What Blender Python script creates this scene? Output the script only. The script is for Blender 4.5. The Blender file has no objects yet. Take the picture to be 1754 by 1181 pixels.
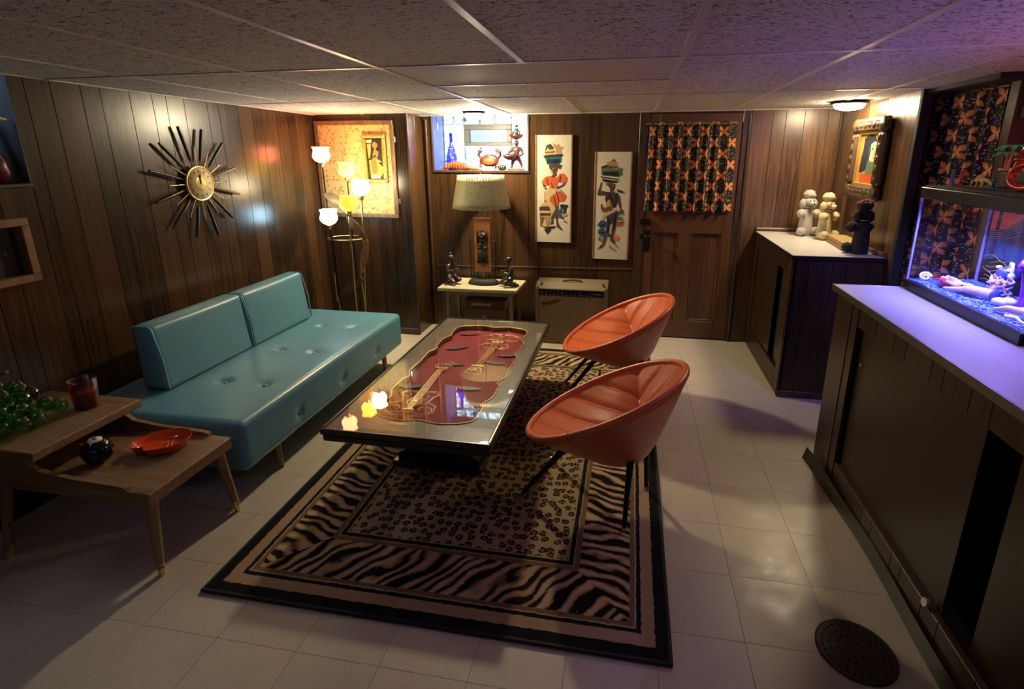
import bpy, bmesh, math, random
from mathutils import Vector, Matrix, noise
random.seed(7)
PI = math.pi
S = bpy.context.scene
COL = S.collection

# ---------------------------------------------------------------- camera
cam_d = bpy.data.cameras.new('camera')
cam = bpy.data.objects.new('camera', cam_d)
COL.objects.link(cam)
cam_d.sensor_width = 36.0
cam_d.lens = 897.58 / 1754 * 36.0
cam_d.shift_x = (877 - 920.38) / 1754
cam_d.shift_y = (506.6 - 590.5) / 1754
cam_d.clip_start = 0.02
cam.location = (0, 0, 1.6543)
cam.rotation_euler = (PI / 2 - 0.2691, 0.0, 0.1753)
S.camera = cam

# ---------------------------------------------------------------- world (daylight seen only through the glass-block window)
w = bpy.data.worlds.new('world'); S.world = w
w.use_nodes = True
bg = w.node_tree.nodes['Background']
bg.inputs[0].default_value = (0.62, 0.80, 1.0, 1)
bg.inputs[1].default_value = 4.0
S.view_settings.view_transform = 'Standard'
S.view_settings.look = 'None'
S.view_settings.exposure = 1.0
S.view_settings.gamma = 1.0
S.view_settings.use_curve_mapping = False

# strengths of the lamps, seen and added (used by their builders)
E_ALCOVE = 88.0
E_WINDOW = 480.0
E_REAR = 2.8
E_LAMP = 1.0
E_TANK = 260.0
E_PURPLE = 3.6
E_ORANGE = 4.0

# ---------------------------------------------------------------- node helpers
def _sock(nt, node, key, val):
    s = node.inputs[key]
    if isinstance(val, bpy.types.NodeSocket):
        nt.links.new(val, s)
    else:
        if isinstance(val, (tuple, list)) and s.type == 'RGBA' and len(val) == 3:
            val = (*val, 1)
        s.default_value = val

def nd(nt, typ, props=None, **kw):
    n = nt.nodes.new(typ)
    for k, v in (props or {}).items():
        setattr(n, k, v)
    for k, v in kw.items():
        key = int(k[1:]) if k[0] == 'i' and k[1:].isdigit() else k.replace('_', ' ')
        _sock(nt, n, key, v)
    return n

def ma(nt, op, a, b=0.0, c=0.0):
    n = nt.nodes.new('ShaderNodeMath'); n.operation = op
    _sock(nt, n, 0, a); _sock(nt, n, 1, b)
    if op in ('MULTIPLY_ADD', 'COMPARE', 'SMOOTH_MIN'): _sock(nt, n, 2, c)
    return n.outputs[0]

def mix(nt, f, a, b):
    n = nt.nodes.new('ShaderNodeMix'); n.data_type = 'RGBA'
    _sock(nt, n, 0, f); _sock(nt, n, 6, a); _sock(nt, n, 7, b)
    return n.outputs[2]

def ramp(nt, f, stops, interp='LINEAR'):
    n = nt.nodes.new('ShaderNodeValToRGB'); r = n.color_ramp; r.interpolation = interp
    while len(r.elements) < len(stops): r.elements.new(0.5)
    for e, (p, c) in zip(r.elements, stops):
        e.position = p; e.color = (*c, 1) if len(c) == 3 else c
    nt.links.new(f, n.inputs[0])
    return n.outputs[0]

MATS = {}
def new_mat(name):
    m = bpy.data.materials.new(name); m.use_nodes = True
    nt = m.node_tree; b = nt.nodes['Principled BSDF']
    MATS[name] = m
    return m, nt, b

def mat(name, col, rough=0.5, metal=0.0, spec=0.5, var=0.0, vscale=6.0, bump=0.0, bscale=40.0, emit=None, estr=0.0,
        coat=0.0, trans=0.0, ior=1.45, alpha=1.0, sss=0.0, stretch=(1, 1, 1)):
    m, nt, b = new_mat(name)
    b.inputs['Roughness'].default_value = rough
    b.inputs['Metallic'].default_value = metal
    b.inputs['Specular IOR Level'].default_value = spec
    b.inputs['Coat Weight'].default_value = coat
    b.inputs['Coat Roughness'].default_value = 0.08
    b.inputs['Transmission Weight'].default_value = trans
    b.inputs['IOR'].default_value = ior
    b.inputs['Alpha'].default_value = alpha
    tc = nd(nt, 'ShaderNodeTexCoord')
    mp = nd(nt, 'ShaderNodeMapping', Vector=tc.outputs['Object'], Scale=stretch)
    n1 = nd(nt, 'ShaderNodeTexNoise', Vector=mp.outputs[0], Scale=vscale, Detail=4.0)
    v = max(var, 0.04)
    c = mix(nt, n1.outputs['Fac'], tuple(x * (1 - v) for x in col), tuple(min(1, x * (1 + v)) for x in col))
    nt.links.new(c, b.inputs['Base Color'])
    if bump:
        n2 = nd(nt, 'ShaderNodeTexNoise', Vector=mp.outputs[0], Scale=bscale, Detail=3.0)
        bp = nd(nt, 'ShaderNodeBump', Strength=bump, Distance=0.01, Height=n2.outputs['Fac'])
        nt.links.new(bp.outputs[0], b.inputs['Normal'])
    if emit:
        b.inputs['Emission Color'].default_value = (*emit, 1)
        b.inputs['Emission Strength'].default_value = estr
    return m

def wood(name, dark, light, rough=0.35, gscale=(26, 26, 1.6), rand=0.0, rings=0.5, coat=0.0, spec=0.5, bump=0.08):
    """grain runs along the axis with the smallest scale; rand = tint change from object to object"""
    m, nt, b = new_mat(name)
    tc = nd(nt, 'ShaderNodeTexCoord'); oi = nd(nt, 'ShaderNodeObjectInfo')
    off = nd(nt, 'ShaderNodeCombineXYZ', X=ma(nt, 'MULTIPLY', oi.outputs['Random'], 37.0),
             Y=ma(nt, 'MULTIPLY', oi.outputs['Random'], 91.0), Z=ma(nt, 'MULTIPLY', oi.outputs['Random'], 17.0))
    ad = nd(nt, 'ShaderNodeVectorMath', {'operation': 'ADD'}, i0=tc.outputs['Object'], i1=off.outputs[0])
    mp = nd(nt, 'ShaderNodeMapping', Vector=ad.outputs[0], Scale=gscale)
    big = nd(nt, 'ShaderNodeTexNoise', Vector=mp.outputs[0], Scale=0.35, Detail=2.0)
    wv = nd(nt, 'ShaderNodeTexNoise', Vector=mp.outputs[0], Scale=1.4, Detail=7.0, Roughness=0.7, Distortion=1.2)
    ring = ma(nt, 'SINE', ma(nt, 'MULTIPLY', big.outputs['Fac'], 55.0))
    g = ma(nt, 'ADD', ma(nt, 'MULTIPLY', ring, 0.12 * rings), wv.outputs['Fac'])
    if rand:
        g = ma(nt, 'ADD', g, ma(nt, 'MULTIPLY', ma(nt, 'SUBTRACT', oi.outputs['Random'], 0.5), rand))
    c = ramp(nt, g, [(0.25, dark), (0.5, tuple((a + c) / 2 for a, c in zip(dark, light))), (0.8, light)])
    nt.links.new(c, b.inputs['Base Color'])
    b.inputs['Roughness'].default_value = rough
    b.inputs['Coat Weight'].default_value = coat
    b.inputs['Specular IOR Level'].default_value = spec
    bp = nd(nt, 'ShaderNodeBump', Strength=bump, Distance=0.002, Height=g)
    nt.links.new(bp.outputs[0], b.inputs['Normal'])
    return m

# ---------------------------------------------------------------- mesh builder
class MB:
    def __init__(self):
        self.V = []; self.F = []; self.S = []; self.UV = {}
        self.M = None
    def add(self, vs, fs, smooth=False):
        o = len(self.V)
        M = self.M
        self.V += [tuple(M @ Vector(v)) for v in vs] if M else [tuple(v) for v in vs]
        self.F += [tuple(i + o for i in f) for f in fs]
        self.S += [smooth] * len(fs)
        return o
    def box(self, x0, x1, y0, y1, z0, z1, b=0.0):
        if x0 > x1: x0, x1 = x1, x0
        if y0 > y1: y0, y1 = y1, y0
        if z0 > z1: z0, z1 = z1, z0
        b = min(b, (x1 - x0) * .45, (y1 - y0) * .45, (z1 - z0) * .45)
        if b <= 0:
            v = [(x, y, z) for x in (x0, x1) for y in (y0, y1) for z in (z0, z1)]
            f = [(0, 1, 3, 2), (4, 6, 7, 5), (0, 4, 5, 1), (2, 3, 7, 6), (0, 2, 6, 4), (1, 5, 7, 3)]
            self.add(v, f); return self
        v = []; idx = {}
        lim = ((x0, x1), (y0, y1), (z0, z1))
        for sx in (0, 1):
            for sy in (0, 1):
                for sz in (0, 1):
                    s = (sx, sy, sz)
                    for ax in range(3):
                        p = [lim[k][s[k]] + (0 if k == ax else (b if s[k] == 0 else -b)) for k in range(3)]
                        idx[(s, ax)] = len(v); v.append(tuple(p))
        f = []
        for ax in range(3):
            a1, a2 = [k for k in range(3) if k != ax]
            for s in (0, 1):
                q = []
                for (i, j) in ((0, 0), (1, 0), (1, 1), (0, 1)):
                    t = [0, 0, 0]; t[ax] = s; t[a1] = i; t[a2] = j
                    q.append(idx[(tuple(t), ax)])
                f.append(tuple(q))
        for ax in range(3):
            a1, a2 = [k for k in range(3) if k != ax]
            for i in (0, 1):
                for j in (0, 1):
                    t0 = [0, 0, 0]; t1 = [0, 0, 0]
                    t0[a1] = t1[a1] = i; t0[a2] = t1[a2] = j; t1[ax] = 1
                    f.append((idx[(tuple(t0), a1)], idx[(tuple(t1), a1)], idx[(tuple(t1), a2)], idx[(tuple(t0), a2)]))
        for s in [(i, j, k) for i in (0, 1) for j in (0, 1) for k in (0, 1)]:
            f.append((idx[(s, 0)], idx[(s, 1)], idx[(s, 2)]))
        self.add(v, f); return self
    def tube(self, pts, r, n=8, closed=False, caps=True, smooth=True):
        pts = [Vector(p) for p in pts]; N = len(pts)
        rs = r if isinstance(r, (list, tuple)) else [r] * N
        vs = []; up = None
        for i, p in enumerate(pts):
            a = pts[(i - 1) % N] if (i or closed) else p
            c = pts[(i + 1) % N] if (i < N - 1 or closed) else p
            t = (c - a)
            t = t.normalized() if t.length > 1e-9 else Vector((0, 0, 1))
            if up is None:
                up = Vector((0, 0, 1)) if abs(t.z) < .9 else Vector((1, 0, 0))
            x = t.cross(up)
            if x.length < 1e-6: x = t.cross(Vector((0, 1, .3)))
            x.normalize(); y = x.cross(t).normalized(); up = y
            for k in range(n):
                q = 2 * PI * k / n
                vs.append(p + (x * math.cos(q) + y * math.sin(q)) * rs[i])
        fs = []
        for i in range(N if closed else N - 1):
            j = (i + 1) % N
            for k in range(n):
                l = (k + 1) % n
                fs.append((i * n + k, i * n + l, j * n + l, j * n + k))
        self.add(vs, fs, smooth)
        if caps and not closed:
            self.add(vs[:n], [tuple(range(n))]); self.add(vs[-n:], [tuple(range(n))])
        return self
    def cyl(self, p0, p1, r0, r1=None, n=16, smooth=True):
        return self.tube([p0, p1], [r0, r0 if r1 is None else r1], n, smooth=smooth)
    def lathe(self, prof, loc=(0, 0, 0), n=24, sx=1, sy=1, smooth=True, fn=None, caps=True):
        vs = []; fs = []
        for (r, z) in prof:
            for k in range(n):
                q = 2 * PI * k / n
                rr = r * (fn(q, z) if fn else 1)
                vs.append((loc[0] + rr * math.cos(q) * sx, loc[1] + rr * math.sin(q) * sy, loc[2] + z))
        for i in range(len(prof) - 1):
            for k in range(n):
                l = (k + 1) % n
                fs.append((i * n + k, i * n + l, (i + 1) * n + l, (i + 1) * n + k))
        if caps and prof[0][0] > 1e-5: fs.append(tuple(range(n))[::-1])
        if caps and prof[-1][0] > 1e-5: fs.append(tuple(range((len(prof) - 1) * n, len(prof) * n)))
        self.add(vs, fs, smooth); return self
    def ball(self, c, r, nu=12, nv=8, rot=None, bumpy=0.0, seed=0.0, fr=9.0):
        if not isinstance(r, (tuple, list)): r = (r, r, r)
        vs = []; fs = []
        for j in range(nv + 1):
            t = PI * j / nv
            for i in range(nu):
                q = 2 * PI * i / nu
                d = Vector((math.sin(t) * math.cos(q), math.sin(t) * math.sin(q), -math.cos(t)))
                s = 1 + bumpy * noise.noise(d * fr * .35 + Vector((seed, seed * 1.7, 3))) if bumpy else 1
                p = Vector((d.x * r[0] * s, d.y * r[1] * s, d.z * r[2] * s))
                if rot: p = rot @ p
                vs.append(p + Vector(c))
        for j in range(nv):
            for i in range(nu):
                k = (i + 1) % nu
                fs.append((j * nu + i, j * nu + k, (j + 1) * nu + k, (j + 1) * nu + i))
        self.add(vs, fs, True); return self
    def prism(self, poly, z0, z1, smooth=False):
        n = len(poly)
        vs = [(x, y, z0) for x, y in poly] + [(x, y, z1) for x, y in poly]
        fs = [tuple(range(n))[::-1], tuple(range(n, 2 * n))]
        fs += [(i, (i + 1) % n, n + (i + 1) % n, n + i) for i in range(n)]
        self.add(vs, fs, smooth); return self
    def grid(self, fn, nu, nv, wrap=False, smooth=True, uv=None):
        vs = [fn(i / nu, j / nv) for j in range(nv + 1) for i in range(nu + (0 if wrap else 1))]
        w_ = nu if wrap else nu + 1
        fs = []
        o = len(self.V)
        for j in range(nv):
            for i in range(nu):
                k = (i + 1) % w_
                fs.append((j * w_ + i, j * w_ + k, (j + 1) * w_ + k, (j + 1) * w_ + i))
        self.add(vs, fs, smooth)
        if uv:
            for j in range(nv + 1):
                for i in range(w_): self.UV[o + j * w_ + i] = uv(i / nu, j / nv)
        return self
    def mesh(self, name):
        me = bpy.data.meshes.new(name)
        me.from_pydata(self.V, [], self.F)
        me.polygons.foreach_set('use_smooth', self.S)
        if self.UV:
            l = me.uv_layers.new(name='uv')
            for lp in me.loops:
                l.data[lp.index].uv = self.UV.get(lp.vertex_index, (0, 0))
        bm = bmesh.new(); bm.from_mesh(me)
        bmesh.ops.recalc_face_normals(bm, faces=bm.faces)
        bm.to_mesh(me); bm.free()
        me.update()
        return me
    def build(self, name, m, parent=None, world=True, kind=None):
        return link(name, self.mesh(name), m, parent, world, kind)

OFF = {}
def link(name, me, m, parent=None, world=True, kind=None):
    o = bpy.data.objects.new(name, me); COL.objects.link(o)
    if m: me.materials.append(MATS[m] if isinstance(m, str) else m)
    OFF[o.name] = Vector((0, 0, 0))
    if parent:
        o.parent = parent
        pw = OFF[parent.name]
        if world: o.location = -pw
        else: OFF[o.name] = pw.copy()
    if kind: o['kind'] = kind
    return o

def tag(o, label, cat, group=None):
    o['label'] = label; o['category'] = cat
    if group: o['group'] = group
    return o

def thing(name, label, cat, loc=(0, 0, 0), rz=0.0, group=None):
    o = bpy.data.objects.new(name, None); COL.objects.link(o)
    o.location = loc; o.rotation_euler = (0, 0, rz); o.empty_display_size = .05
    OFF[o.name] = Vector(loc)
    return tag(o, label, cat, group)

def struct(name, mb, m, parent=None):
    o = mb.build(name, m, parent)
    if not parent: o['kind'] = 'structure'
    return o

def origin(o, p):
    """move a top-level mesh's origin to p (its base)"""
    o.data.transform(Matrix.Translation(-Vector(p))); o.location = p; OFF[o.name] = Vector(p)
    return o

def bx(*a, b=0.0):
    m = MB(); m.box(*a, b=b); return m

def roundbox(x0, x1, y0, y1, z0, z1, r, step=0.03, disp=None):
    """box with rounded edges, subdivided; disp(p, n) moves a point"""
    mb = MB()
    lo = Vector((x0, y0, z0)); hi = Vector((x1, y1, z1))
    dims = hi - lo
    ns = [max(2, int(round(d / step))) for d in dims]
    seen = {}; V = []; F = []
    def vert(ix):
        if ix in seen: return seen[ix]
        p = Vector([lo[k] + dims[k] * ix[k] / ns[k] for k in range(3)])
        c = Vector([min(max(p[k], lo[k] + r), hi[k] - r) for k in range(3)])
        d = p - c
        if d.length > 1e-9:
            nrm = d.normalized(); p = c + nrm * r
        else: nrm = Vector((0, 0, 1))
        if disp: p = disp(p, nrm)
        seen[ix] = len(V); V.append(p); return seen[ix]
    for ax in range(3):
        a, b_ = [k for k in range(3) if k != ax]
        for s in (0, ns[ax]):
            for i in range(ns[a]):
                for j in range(ns[b_]):
                    q = []
                    for (u, v) in ((i, j), (i + 1, j), (i + 1, j + 1), (i, j + 1)):
                        t = [0, 0, 0]; t[ax] = s; t[a] = u; t[b_] = v
                        q.append(vert(tuple(t)))
                    F.append(tuple(q))
    mb.add(V, F, True)
    return mb

def text_mesh(body, size, depth=0.001, shear=0.0):
    c = bpy.data.curves.new('lettering', 'FONT'); c.body = body; c.size = size; c.extrude = depth; c.shear = shear
    c.align_x = 'CENTER'; c.align_y = 'CENTER'; c.resolution_u = 2
    o = bpy.data.objects.new('lettering', c)
    me = bpy.data.meshes.new_from_object(o)
    bpy.data.objects.remove(o)
    return me

def lettering(name, body, size, M, m, parent, depth=0.0008, shear=0.0):
    me = text_mesh(body, size, depth, shear); me.transform(M)
    me.materials.clear()
    return link(name, me, m, parent)

def skin(verts, edges, radii, sub=1):
    """one continuous body grown from joints with the Skin modifier; returns a mesh"""
    me = bpy.data.meshes.new('skin'); me.from_pydata(verts, edges, [])
    o = bpy.data.objects.new('skin', me); COL.objects.link(o)
    md = o.modifiers.new('s', 'SKIN'); md.use_smooth_shade = True
    if sub:
        ss = o.modifiers.new('u', 'SUBSURF'); ss.levels = sub; ss.render_levels = sub
    for i, r in enumerate(radii):
        d = me.skin_vertices[0].data[i]
        d.radius = (r, r) if not isinstance(r, (tuple, list)) else r
        d.use_root = (i == 0)
    dg = bpy.context.evaluated_depsgraph_get(); dg.update()
    out = bpy.data.meshes.new_from_object(o.evaluated_get(dg))
    bpy.data.objects.remove(o); bpy.data.meshes.remove(me)
    return out

def xf(loc=(0, 0, 0), rz=0.0, rx=0.0, ry=0.0, s=1.0):
    return (Matrix.Translation(loc) @ Matrix.Rotation(rz, 4, 'Z') @ Matrix.Rotation(ry, 4, 'Y')
            @ Matrix.Rotation(rx, 4, 'X') @ Matrix.Scale(s, 4))

# frame on a wall: local (a, b) picture plane coordinates -> world
def wallM(origin_, a, b, n):
    a, b, n = Vector(a), Vector(b), Vector(n)
    M = Matrix((a, b, n)).transposed().to_4x4(); M.translation = origin_
    return M
def on_back(x, y, z): return wallM((x, y, z), (1, 0, 0), (0, 0, 1), (0, -1, 0))     # faces -y
def on_right(x, y, z): return wallM((x, y, z), (0, -1, 0), (0, 0, 1), (-1, 0, 0))   # faces -x
def on_left(x, y, z): return wallM((x, y, z), (0, 1, 0), (0, 0, 1), (1, 0, 0))      # faces +x

# ---------------------------------------------------------------- materials
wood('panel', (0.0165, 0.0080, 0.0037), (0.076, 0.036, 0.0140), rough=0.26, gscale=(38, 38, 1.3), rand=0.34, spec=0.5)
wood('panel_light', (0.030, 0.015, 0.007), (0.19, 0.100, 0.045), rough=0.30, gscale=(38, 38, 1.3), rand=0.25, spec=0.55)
wood('door_wood', (0.042, 0.017, 0.006), (0.165, 0.072, 0.025), rough=0.35, gscale=(40, 40, 1.6))
wood('door_rail', (0.042, 0.017, 0.006), (0.165, 0.072, 0.025), rough=0.35, gscale=(1.6, 40, 40))
wood('bar_wood', (0.009, 0.0048, 0.0026), (0.048, 0.024, 0.011), rough=0.36, gscale=(38, 38, 1.4), rand=0.25)
wood('trim_wood', (0.020, 0.011, 0.006), (0.085, 0.046, 0.022), rough=0.35, gscale=(30, 30, 3))
wood('table_wood', (0.11, 0.060, 0.027), (0.32, 0.185, 0.088), rough=0.38, gscale=(1.4, 30, 30))
wood('leg_wood', (0.11, 0.060, 0.027), (0.30, 0.175, 0.085), rough=0.38, gscale=(30, 30, 1.6))
wood('weathered', (0.034, 0.023, 0.011), (0.200, 0.142, 0.072), rough=0.5, gscale=(70, 2.2, 30), rings=0.3)
wood('black_wood', (0.006, 0.004, 0.003), (0.030, 0.018, 0.011), rough=0.3, gscale=(20, 3, 20))
wood('leaf_wood', (0.20, 0.075, 0.024), (0.50, 0.23, 0.085), rough=0.35, gscale=(12, 12, 6))
wood('frame_wood', (0.10, 0.05, 0.02), (0.34, 0.19, 0.085), rough=0.4, gscale=(14, 14, 5))
mat('groove', (0.006, 0.004, 0.003), 0.8)
mat('dark_wall', (0.02, 0.014, 0.011), 0.7)
mat('black', (0.008, 0.008, 0.009), 0.35)
mat('black_matt', (0.010, 0.010, 0.011), 0.75)
mat('black_metal', (0.012, 0.011, 0.010), 0.35, metal=0.6)
mat('brass', (0.72, 0.50, 0.20), 0.28, metal=1.0)
mat('steel', (0.60, 0.58, 0.55), 0.25, metal=1.0)
mat('white_paint', (0.62, 0.60, 0.55), 0.45)
mat('cream_top', (0.42, 0.39, 0.26), 0.4, var=.06)
mat('white_laminate', (0.62, 0.61, 0.58), 0.28, var=.08, vscale=14)
mat('blue_paint', (0.045, 0.075, 0.36), 0.5)
mat('white_frame', (0.085, 0.086, 0.086), 0.5)
mat('mortar', (0.16, 0.20, 0.27), 0.7)
mat('gold', (0.66, 0.42, 0.13), 0.38, metal=0.8, var=.3, vscale=60)
mat('gold_wire', (0.85, 0.62, 0.28), 0.3, metal=0.9)
mat('velvet', (0.30, 0.010, 0.022), 0.75, var=.25, vscale=60, bump=.2, bscale=300)
mat('lip_grey', (0.075, 0.03, 0.035), 0.5)
mat('rubber', (0.02, 0.018, 0.017), 0.6)

# vinyl upholstery
def vinyl(name, col, rough, bump=.10):
    m, nt, b = new_mat(name)
    tc = nd(nt, 'ShaderNodeTexCoord')
    n = nd(nt, 'ShaderNodeTexNoise', Vector=tc.outputs['Object'], Scale=3.0, Detail=5.0)
    c = mix(nt, n.outputs['Fac'], tuple(x * .88 for x in col), tuple(x * 1.12 for x in col))
    nt.links.new(c, b.inputs['Base Color'])
    b.inputs['Roughness'].default_value = rough
    v = nd(nt, 'ShaderNodeTexVoronoi', Vector=tc.outputs['Object'], Scale=420.0)
    n2 = nd(nt, 'ShaderNodeTexNoise', Vector=tc.outputs['Object'], Scale=9.0, Detail=3.0)
    h = ma(nt, 'ADD', ma(nt, 'MULTIPLY', v.outputs['Distance'], .25), ma(nt, 'MULTIPLY', n2.outputs['Fac'], 2.0))
    bp = nd(nt, 'ShaderNodeBump', Strength=bump, Distance=0.004, Height=h)
    nt.links.new(bp.outputs[0], b.inputs['Normal'])
vinyl('teal_vinyl', (0.098, 0.250, 0.318), 0.32)
vinyl('orange_vinyl', (0.60, 0.125, 0.035), 0.36, .06)
mat('orange_thread', (0.72, 0.24, 0.10), 0.6)
mat('teal_piping', (0.20, 0.50, 0.54), 0.35)

# floor tile: warm off-white vinyl with fine streaks and scuffs
m, nt, b = new_mat('floor_tile')
tc = nd(nt, 'ShaderNodeTexCoord'); oi = nd(nt, 'ShaderNodeObjectInfo')
off = nd(nt, 'ShaderNodeCombineXYZ', X=ma(nt, 'MULTIPLY', oi.outputs['Random'], 50.0), Y=ma(nt, 'MULTIPLY', oi.outputs['Random'], 23.0))
ad = nd(nt, 'ShaderNodeVectorMath', {'operation': 'ADD'}, i0=tc.outputs['Object'], i1=off.outputs[0])
n1 = nd(nt, 'ShaderNodeTexNoise', Vector=ad.outputs[0], Scale=7.0, Detail=6.0, Roughness=.65)
n2 = nd(nt, 'ShaderNodeTexNoise', Vector=nd(nt, 'ShaderNodeMapping', Vector=ad.outputs[0], Scale=(60, 170, 1)).outputs[0], Scale=1.0, Detail=3.0)
c1 = mix(nt, n1.outputs['Fac'], (0.46, 0.405, 0.315), (0.60, 0.535, 0.43))
c2 = mix(nt, ma(nt, 'MULTIPLY', ma(nt, 'GREATER_THAN', n2.outputs['Fac'], .64), .35), c1, (0.26, 0.20, 0.13))
c3 = mix(nt, ma(nt, 'MULTIPLY', oi.outputs['Random'], .16), c2, (0.38, 0.33, 0.25))
nt.links.new(c3, b.inputs['Base Color'])
b.inputs['Roughness'].default_value = 0.30
n3 = nd(nt, 'ShaderNodeTexNoise', Vector=ad.outputs[0], Scale=14.0, Detail=4.0)
nt.links.new(ma(nt, 'MULTIPLY_ADD', n3.outputs['Fac'], .22, .24), b.inputs['Roughness'])
bp = nd(nt, 'ShaderNodeBump', Strength=.16, Distance=0.004, Height=n3.outputs['Fac'])
nt.links.new(bp.outputs[0], b.inputs['Normal'])

# ceiling tile: off-white mineral fibre with dark worm-like fissures
m, nt, b = new_mat('ceiling_tile')
tc = nd(nt, 'ShaderNodeTexCoord')
mp = nd(nt, 'ShaderNodeMapping', Vector=tc.outputs['Object'], Scale=(36, 66, 1), Rotation=(0, 0, .5))
n1 = nd(nt, 'ShaderNodeTexNoise', Vector=mp.outputs[0], Scale=1.0, Detail=1.5, Distortion=1.9)
f = ramp(nt, n1.outputs['Fac'], [(.572, (0, 0, 0)), (.615, (1, 1, 1))])
n4 = nd(nt, 'ShaderNodeTexNoise', Vector=tc.outputs['Object'], Scale=260.0, Detail=2.0)
base = mix(nt, n4.outputs['Fac'], (0.55, 0.52, 0.49), (0.68, 0.65, 0.62))
nt.links.new(mix(nt, f, base, (0.15, 0.128, 0.115)), b.inputs['Base Color'])
b.inputs['Roughness'].default_value = .85
bp = nd(nt, 'ShaderNodeBump', Strength=.5, Distance=0.003, Height=ma(nt, 'SUBTRACT', 1.0, f))
nt.links.new(bp.outputs[0], b.inputs['Normal'])
m, nt, b = new_mat('diffuser')
tc = nd(nt, 'ShaderNodeTexCoord')
v = nd(nt, 'ShaderNodeTexVoronoi', {'distance': 'CHEBYCHEV'}, Vector=tc.outputs['Object'], Scale=130.0, Randomness=0.0)
nt.links.new(ramp(nt, v.outputs['Distance'], [(0, (.72, .68, .60)), (.5, (.52, .48, .41))]), b.inputs['Base Color'])
b.inputs['Roughness'].default_value = .7
mat('grid_metal', (0.62, 0.58, 0.54), 0.35)

# glass-block window: rippled glass that lets the daylight through
def see_through(name, tint, gloss=.12, rough=.05, wav=0.0, scale=20.0, spread=.35, fres=True):
    m = bpy.data.materials.new(name); m.use_nodes = True; MATS[name] = m
    nt = m.node_tree; nt.nodes.clear()
    out = nd(nt, 'ShaderNodeOutputMaterial')
    tc = nd(nt, 'ShaderNodeTexCoord')
    n = nd(nt, 'ShaderNodeTexNoise', Vector=tc.outputs['Object'], Scale=scale, Detail=3.0, Distortion=1.5)
    c = mix(nt, ramp(nt, n.outputs['Fac'], [(.30, (0, 0, 0)), (.52, (1, 1, 1))]), tuple(x * (1 - spread) for x in tint), tint)
    t = nd(nt, 'ShaderNodeBsdfTransparent', Color=c)
    g = nd(nt, 'ShaderNodeBsdfGlossy', Roughness=rough, Color=(1, 1, 1, 1))
    if wav:
        bp = nd(nt, 'ShaderNodeBump', Strength=wav, Distance=.01, Height=n.outputs['Fac'])
        nt.links.new(bp.outputs[0], g.inputs['Normal'])
    lw = nd(nt, 'ShaderNodeLayerWeight', Blend=.5)
    fr = ma(nt, 'MULTIPLY_ADD', ma(nt, 'POWER', lw.outputs['Facing'], 5.0), .9, gloss * .35)
    mx = nd(nt, 'ShaderNodeMixShader', i0=fr, i1=t.outputs[0], i2=g.outputs[0])
    nt.links.new(mx.outputs[0], out.inputs[0])
    return m
see_through('block_glass', (0.95, 0.98, 1.0), .15, .1, .5, 13.0, .72)
see_through('pane_glass', (0.40, 0.405, 0.40), .12, .25, 0, 60.0, .10)
see_through('clear_glass', (0.97, 0.98, 0.99), .10, .015, 0, 8.0, .02)
see_through('amber_glass', (0.85, 0.36, 0.10), .16, .04, .3, 60.0, .4)
see_through('blue_glass', (0.16, 0.20, 0.95), .2, .06, .5, 90.0, .5)
see_through('green_glass', (0.42, 0.80, 0.28), .22, .03, .1, 20.0, .3)

# floral curtain: orange four-petal flowers in a chequer with cream-speckled black
m, nt, b = new_mat('floral')
uvn = nd(nt, 'ShaderNodeUVMap', {'uv_map': 'uv'})
C_ = 0.088
sc = nd(nt, 'ShaderNodeVectorMath', {'operation': 'SCALE'}, i0=uvn.outputs[0], Scale=1 / C_)
sx = nd(nt, 'ShaderNodeSeparateXYZ', i0=sc.outputs[0])
def fr_(a): return ma(nt, 'SUBTRACT', ma(nt, 'FRACT', a), .5)
px_ = ma(nt, 'ABSOLUTE', fr_(sx.outputs[0])); py_ = ma(nt, 'ABSOLUTE', fr_(sx.outputs[1]))
par = ma(nt, 'MODULO', ma(nt, 'ADD', ma(nt, 'FLOOR', sx.outputs[0]), ma(nt, 'FLOOR', ma(nt, 'ADD', sx.outputs[1], 40.0))), 2.0)
isf = ma(nt, 'COMPARE', ma(nt, 'ABSOLUTE', par), 1.0, .1)
tt = ma(nt, 'ADD', px_, py_); dd = ma(nt, 'ABSOLUTE', ma(nt, 'SUBTRACT', px_, py_))
wid = ma(nt, 'MULTIPLY', ma(nt, 'SINE', ma(nt, 'MULTIPLY', ma(nt, 'MINIMUM', ma(nt, 'MULTIPLY', tt, 1.16), 1.0), PI)), .23)
pet = ma(nt, 'MULTIPLY', ma(nt, 'LESS_THAN', dd, wid), isf)
vein = ma(nt, 'MULTIPLY', ma(nt, 'MULTIPLY', ma(nt, 'LESS_THAN', dd, .03), ma(nt, 'LESS_THAN', tt, .5)), isf)
vo = nd(nt, 'ShaderNodeTexVoronoi', Vector=sc.outputs[0], Scale=7.5)
spk = ma(nt, 'LESS_THAN', vo.outputs['Distance'], .30)
spk2 = ma(nt, 'MULTIPLY', spk, ma(nt, 'MULTIPLY_ADD', ma(nt, 'SUBTRACT', 1.0, isf), .75, .25))
bgc = mix(nt, spk2, (0.007, 0.006, 0.006), (0.42, 0.36, 0.24))
nz = nd(nt, 'ShaderNodeTexNoise', Vector=sc.outputs[0], Scale=1.5)
orc = mix(nt, nz.outputs['Fac'], (0.62, 0.15, 0.03), (0.80, 0.28, 0.07))
c = mix(nt, pet, bgc, orc)
c = mix(nt, vein, c, (0.80, 0.55, 0.33))
nt.links.new(c, b.inputs['Base Color'])
b.inputs['Roughness'].default_value = .8
b.inputs['Sheen Weight'].default_value = .1

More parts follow.
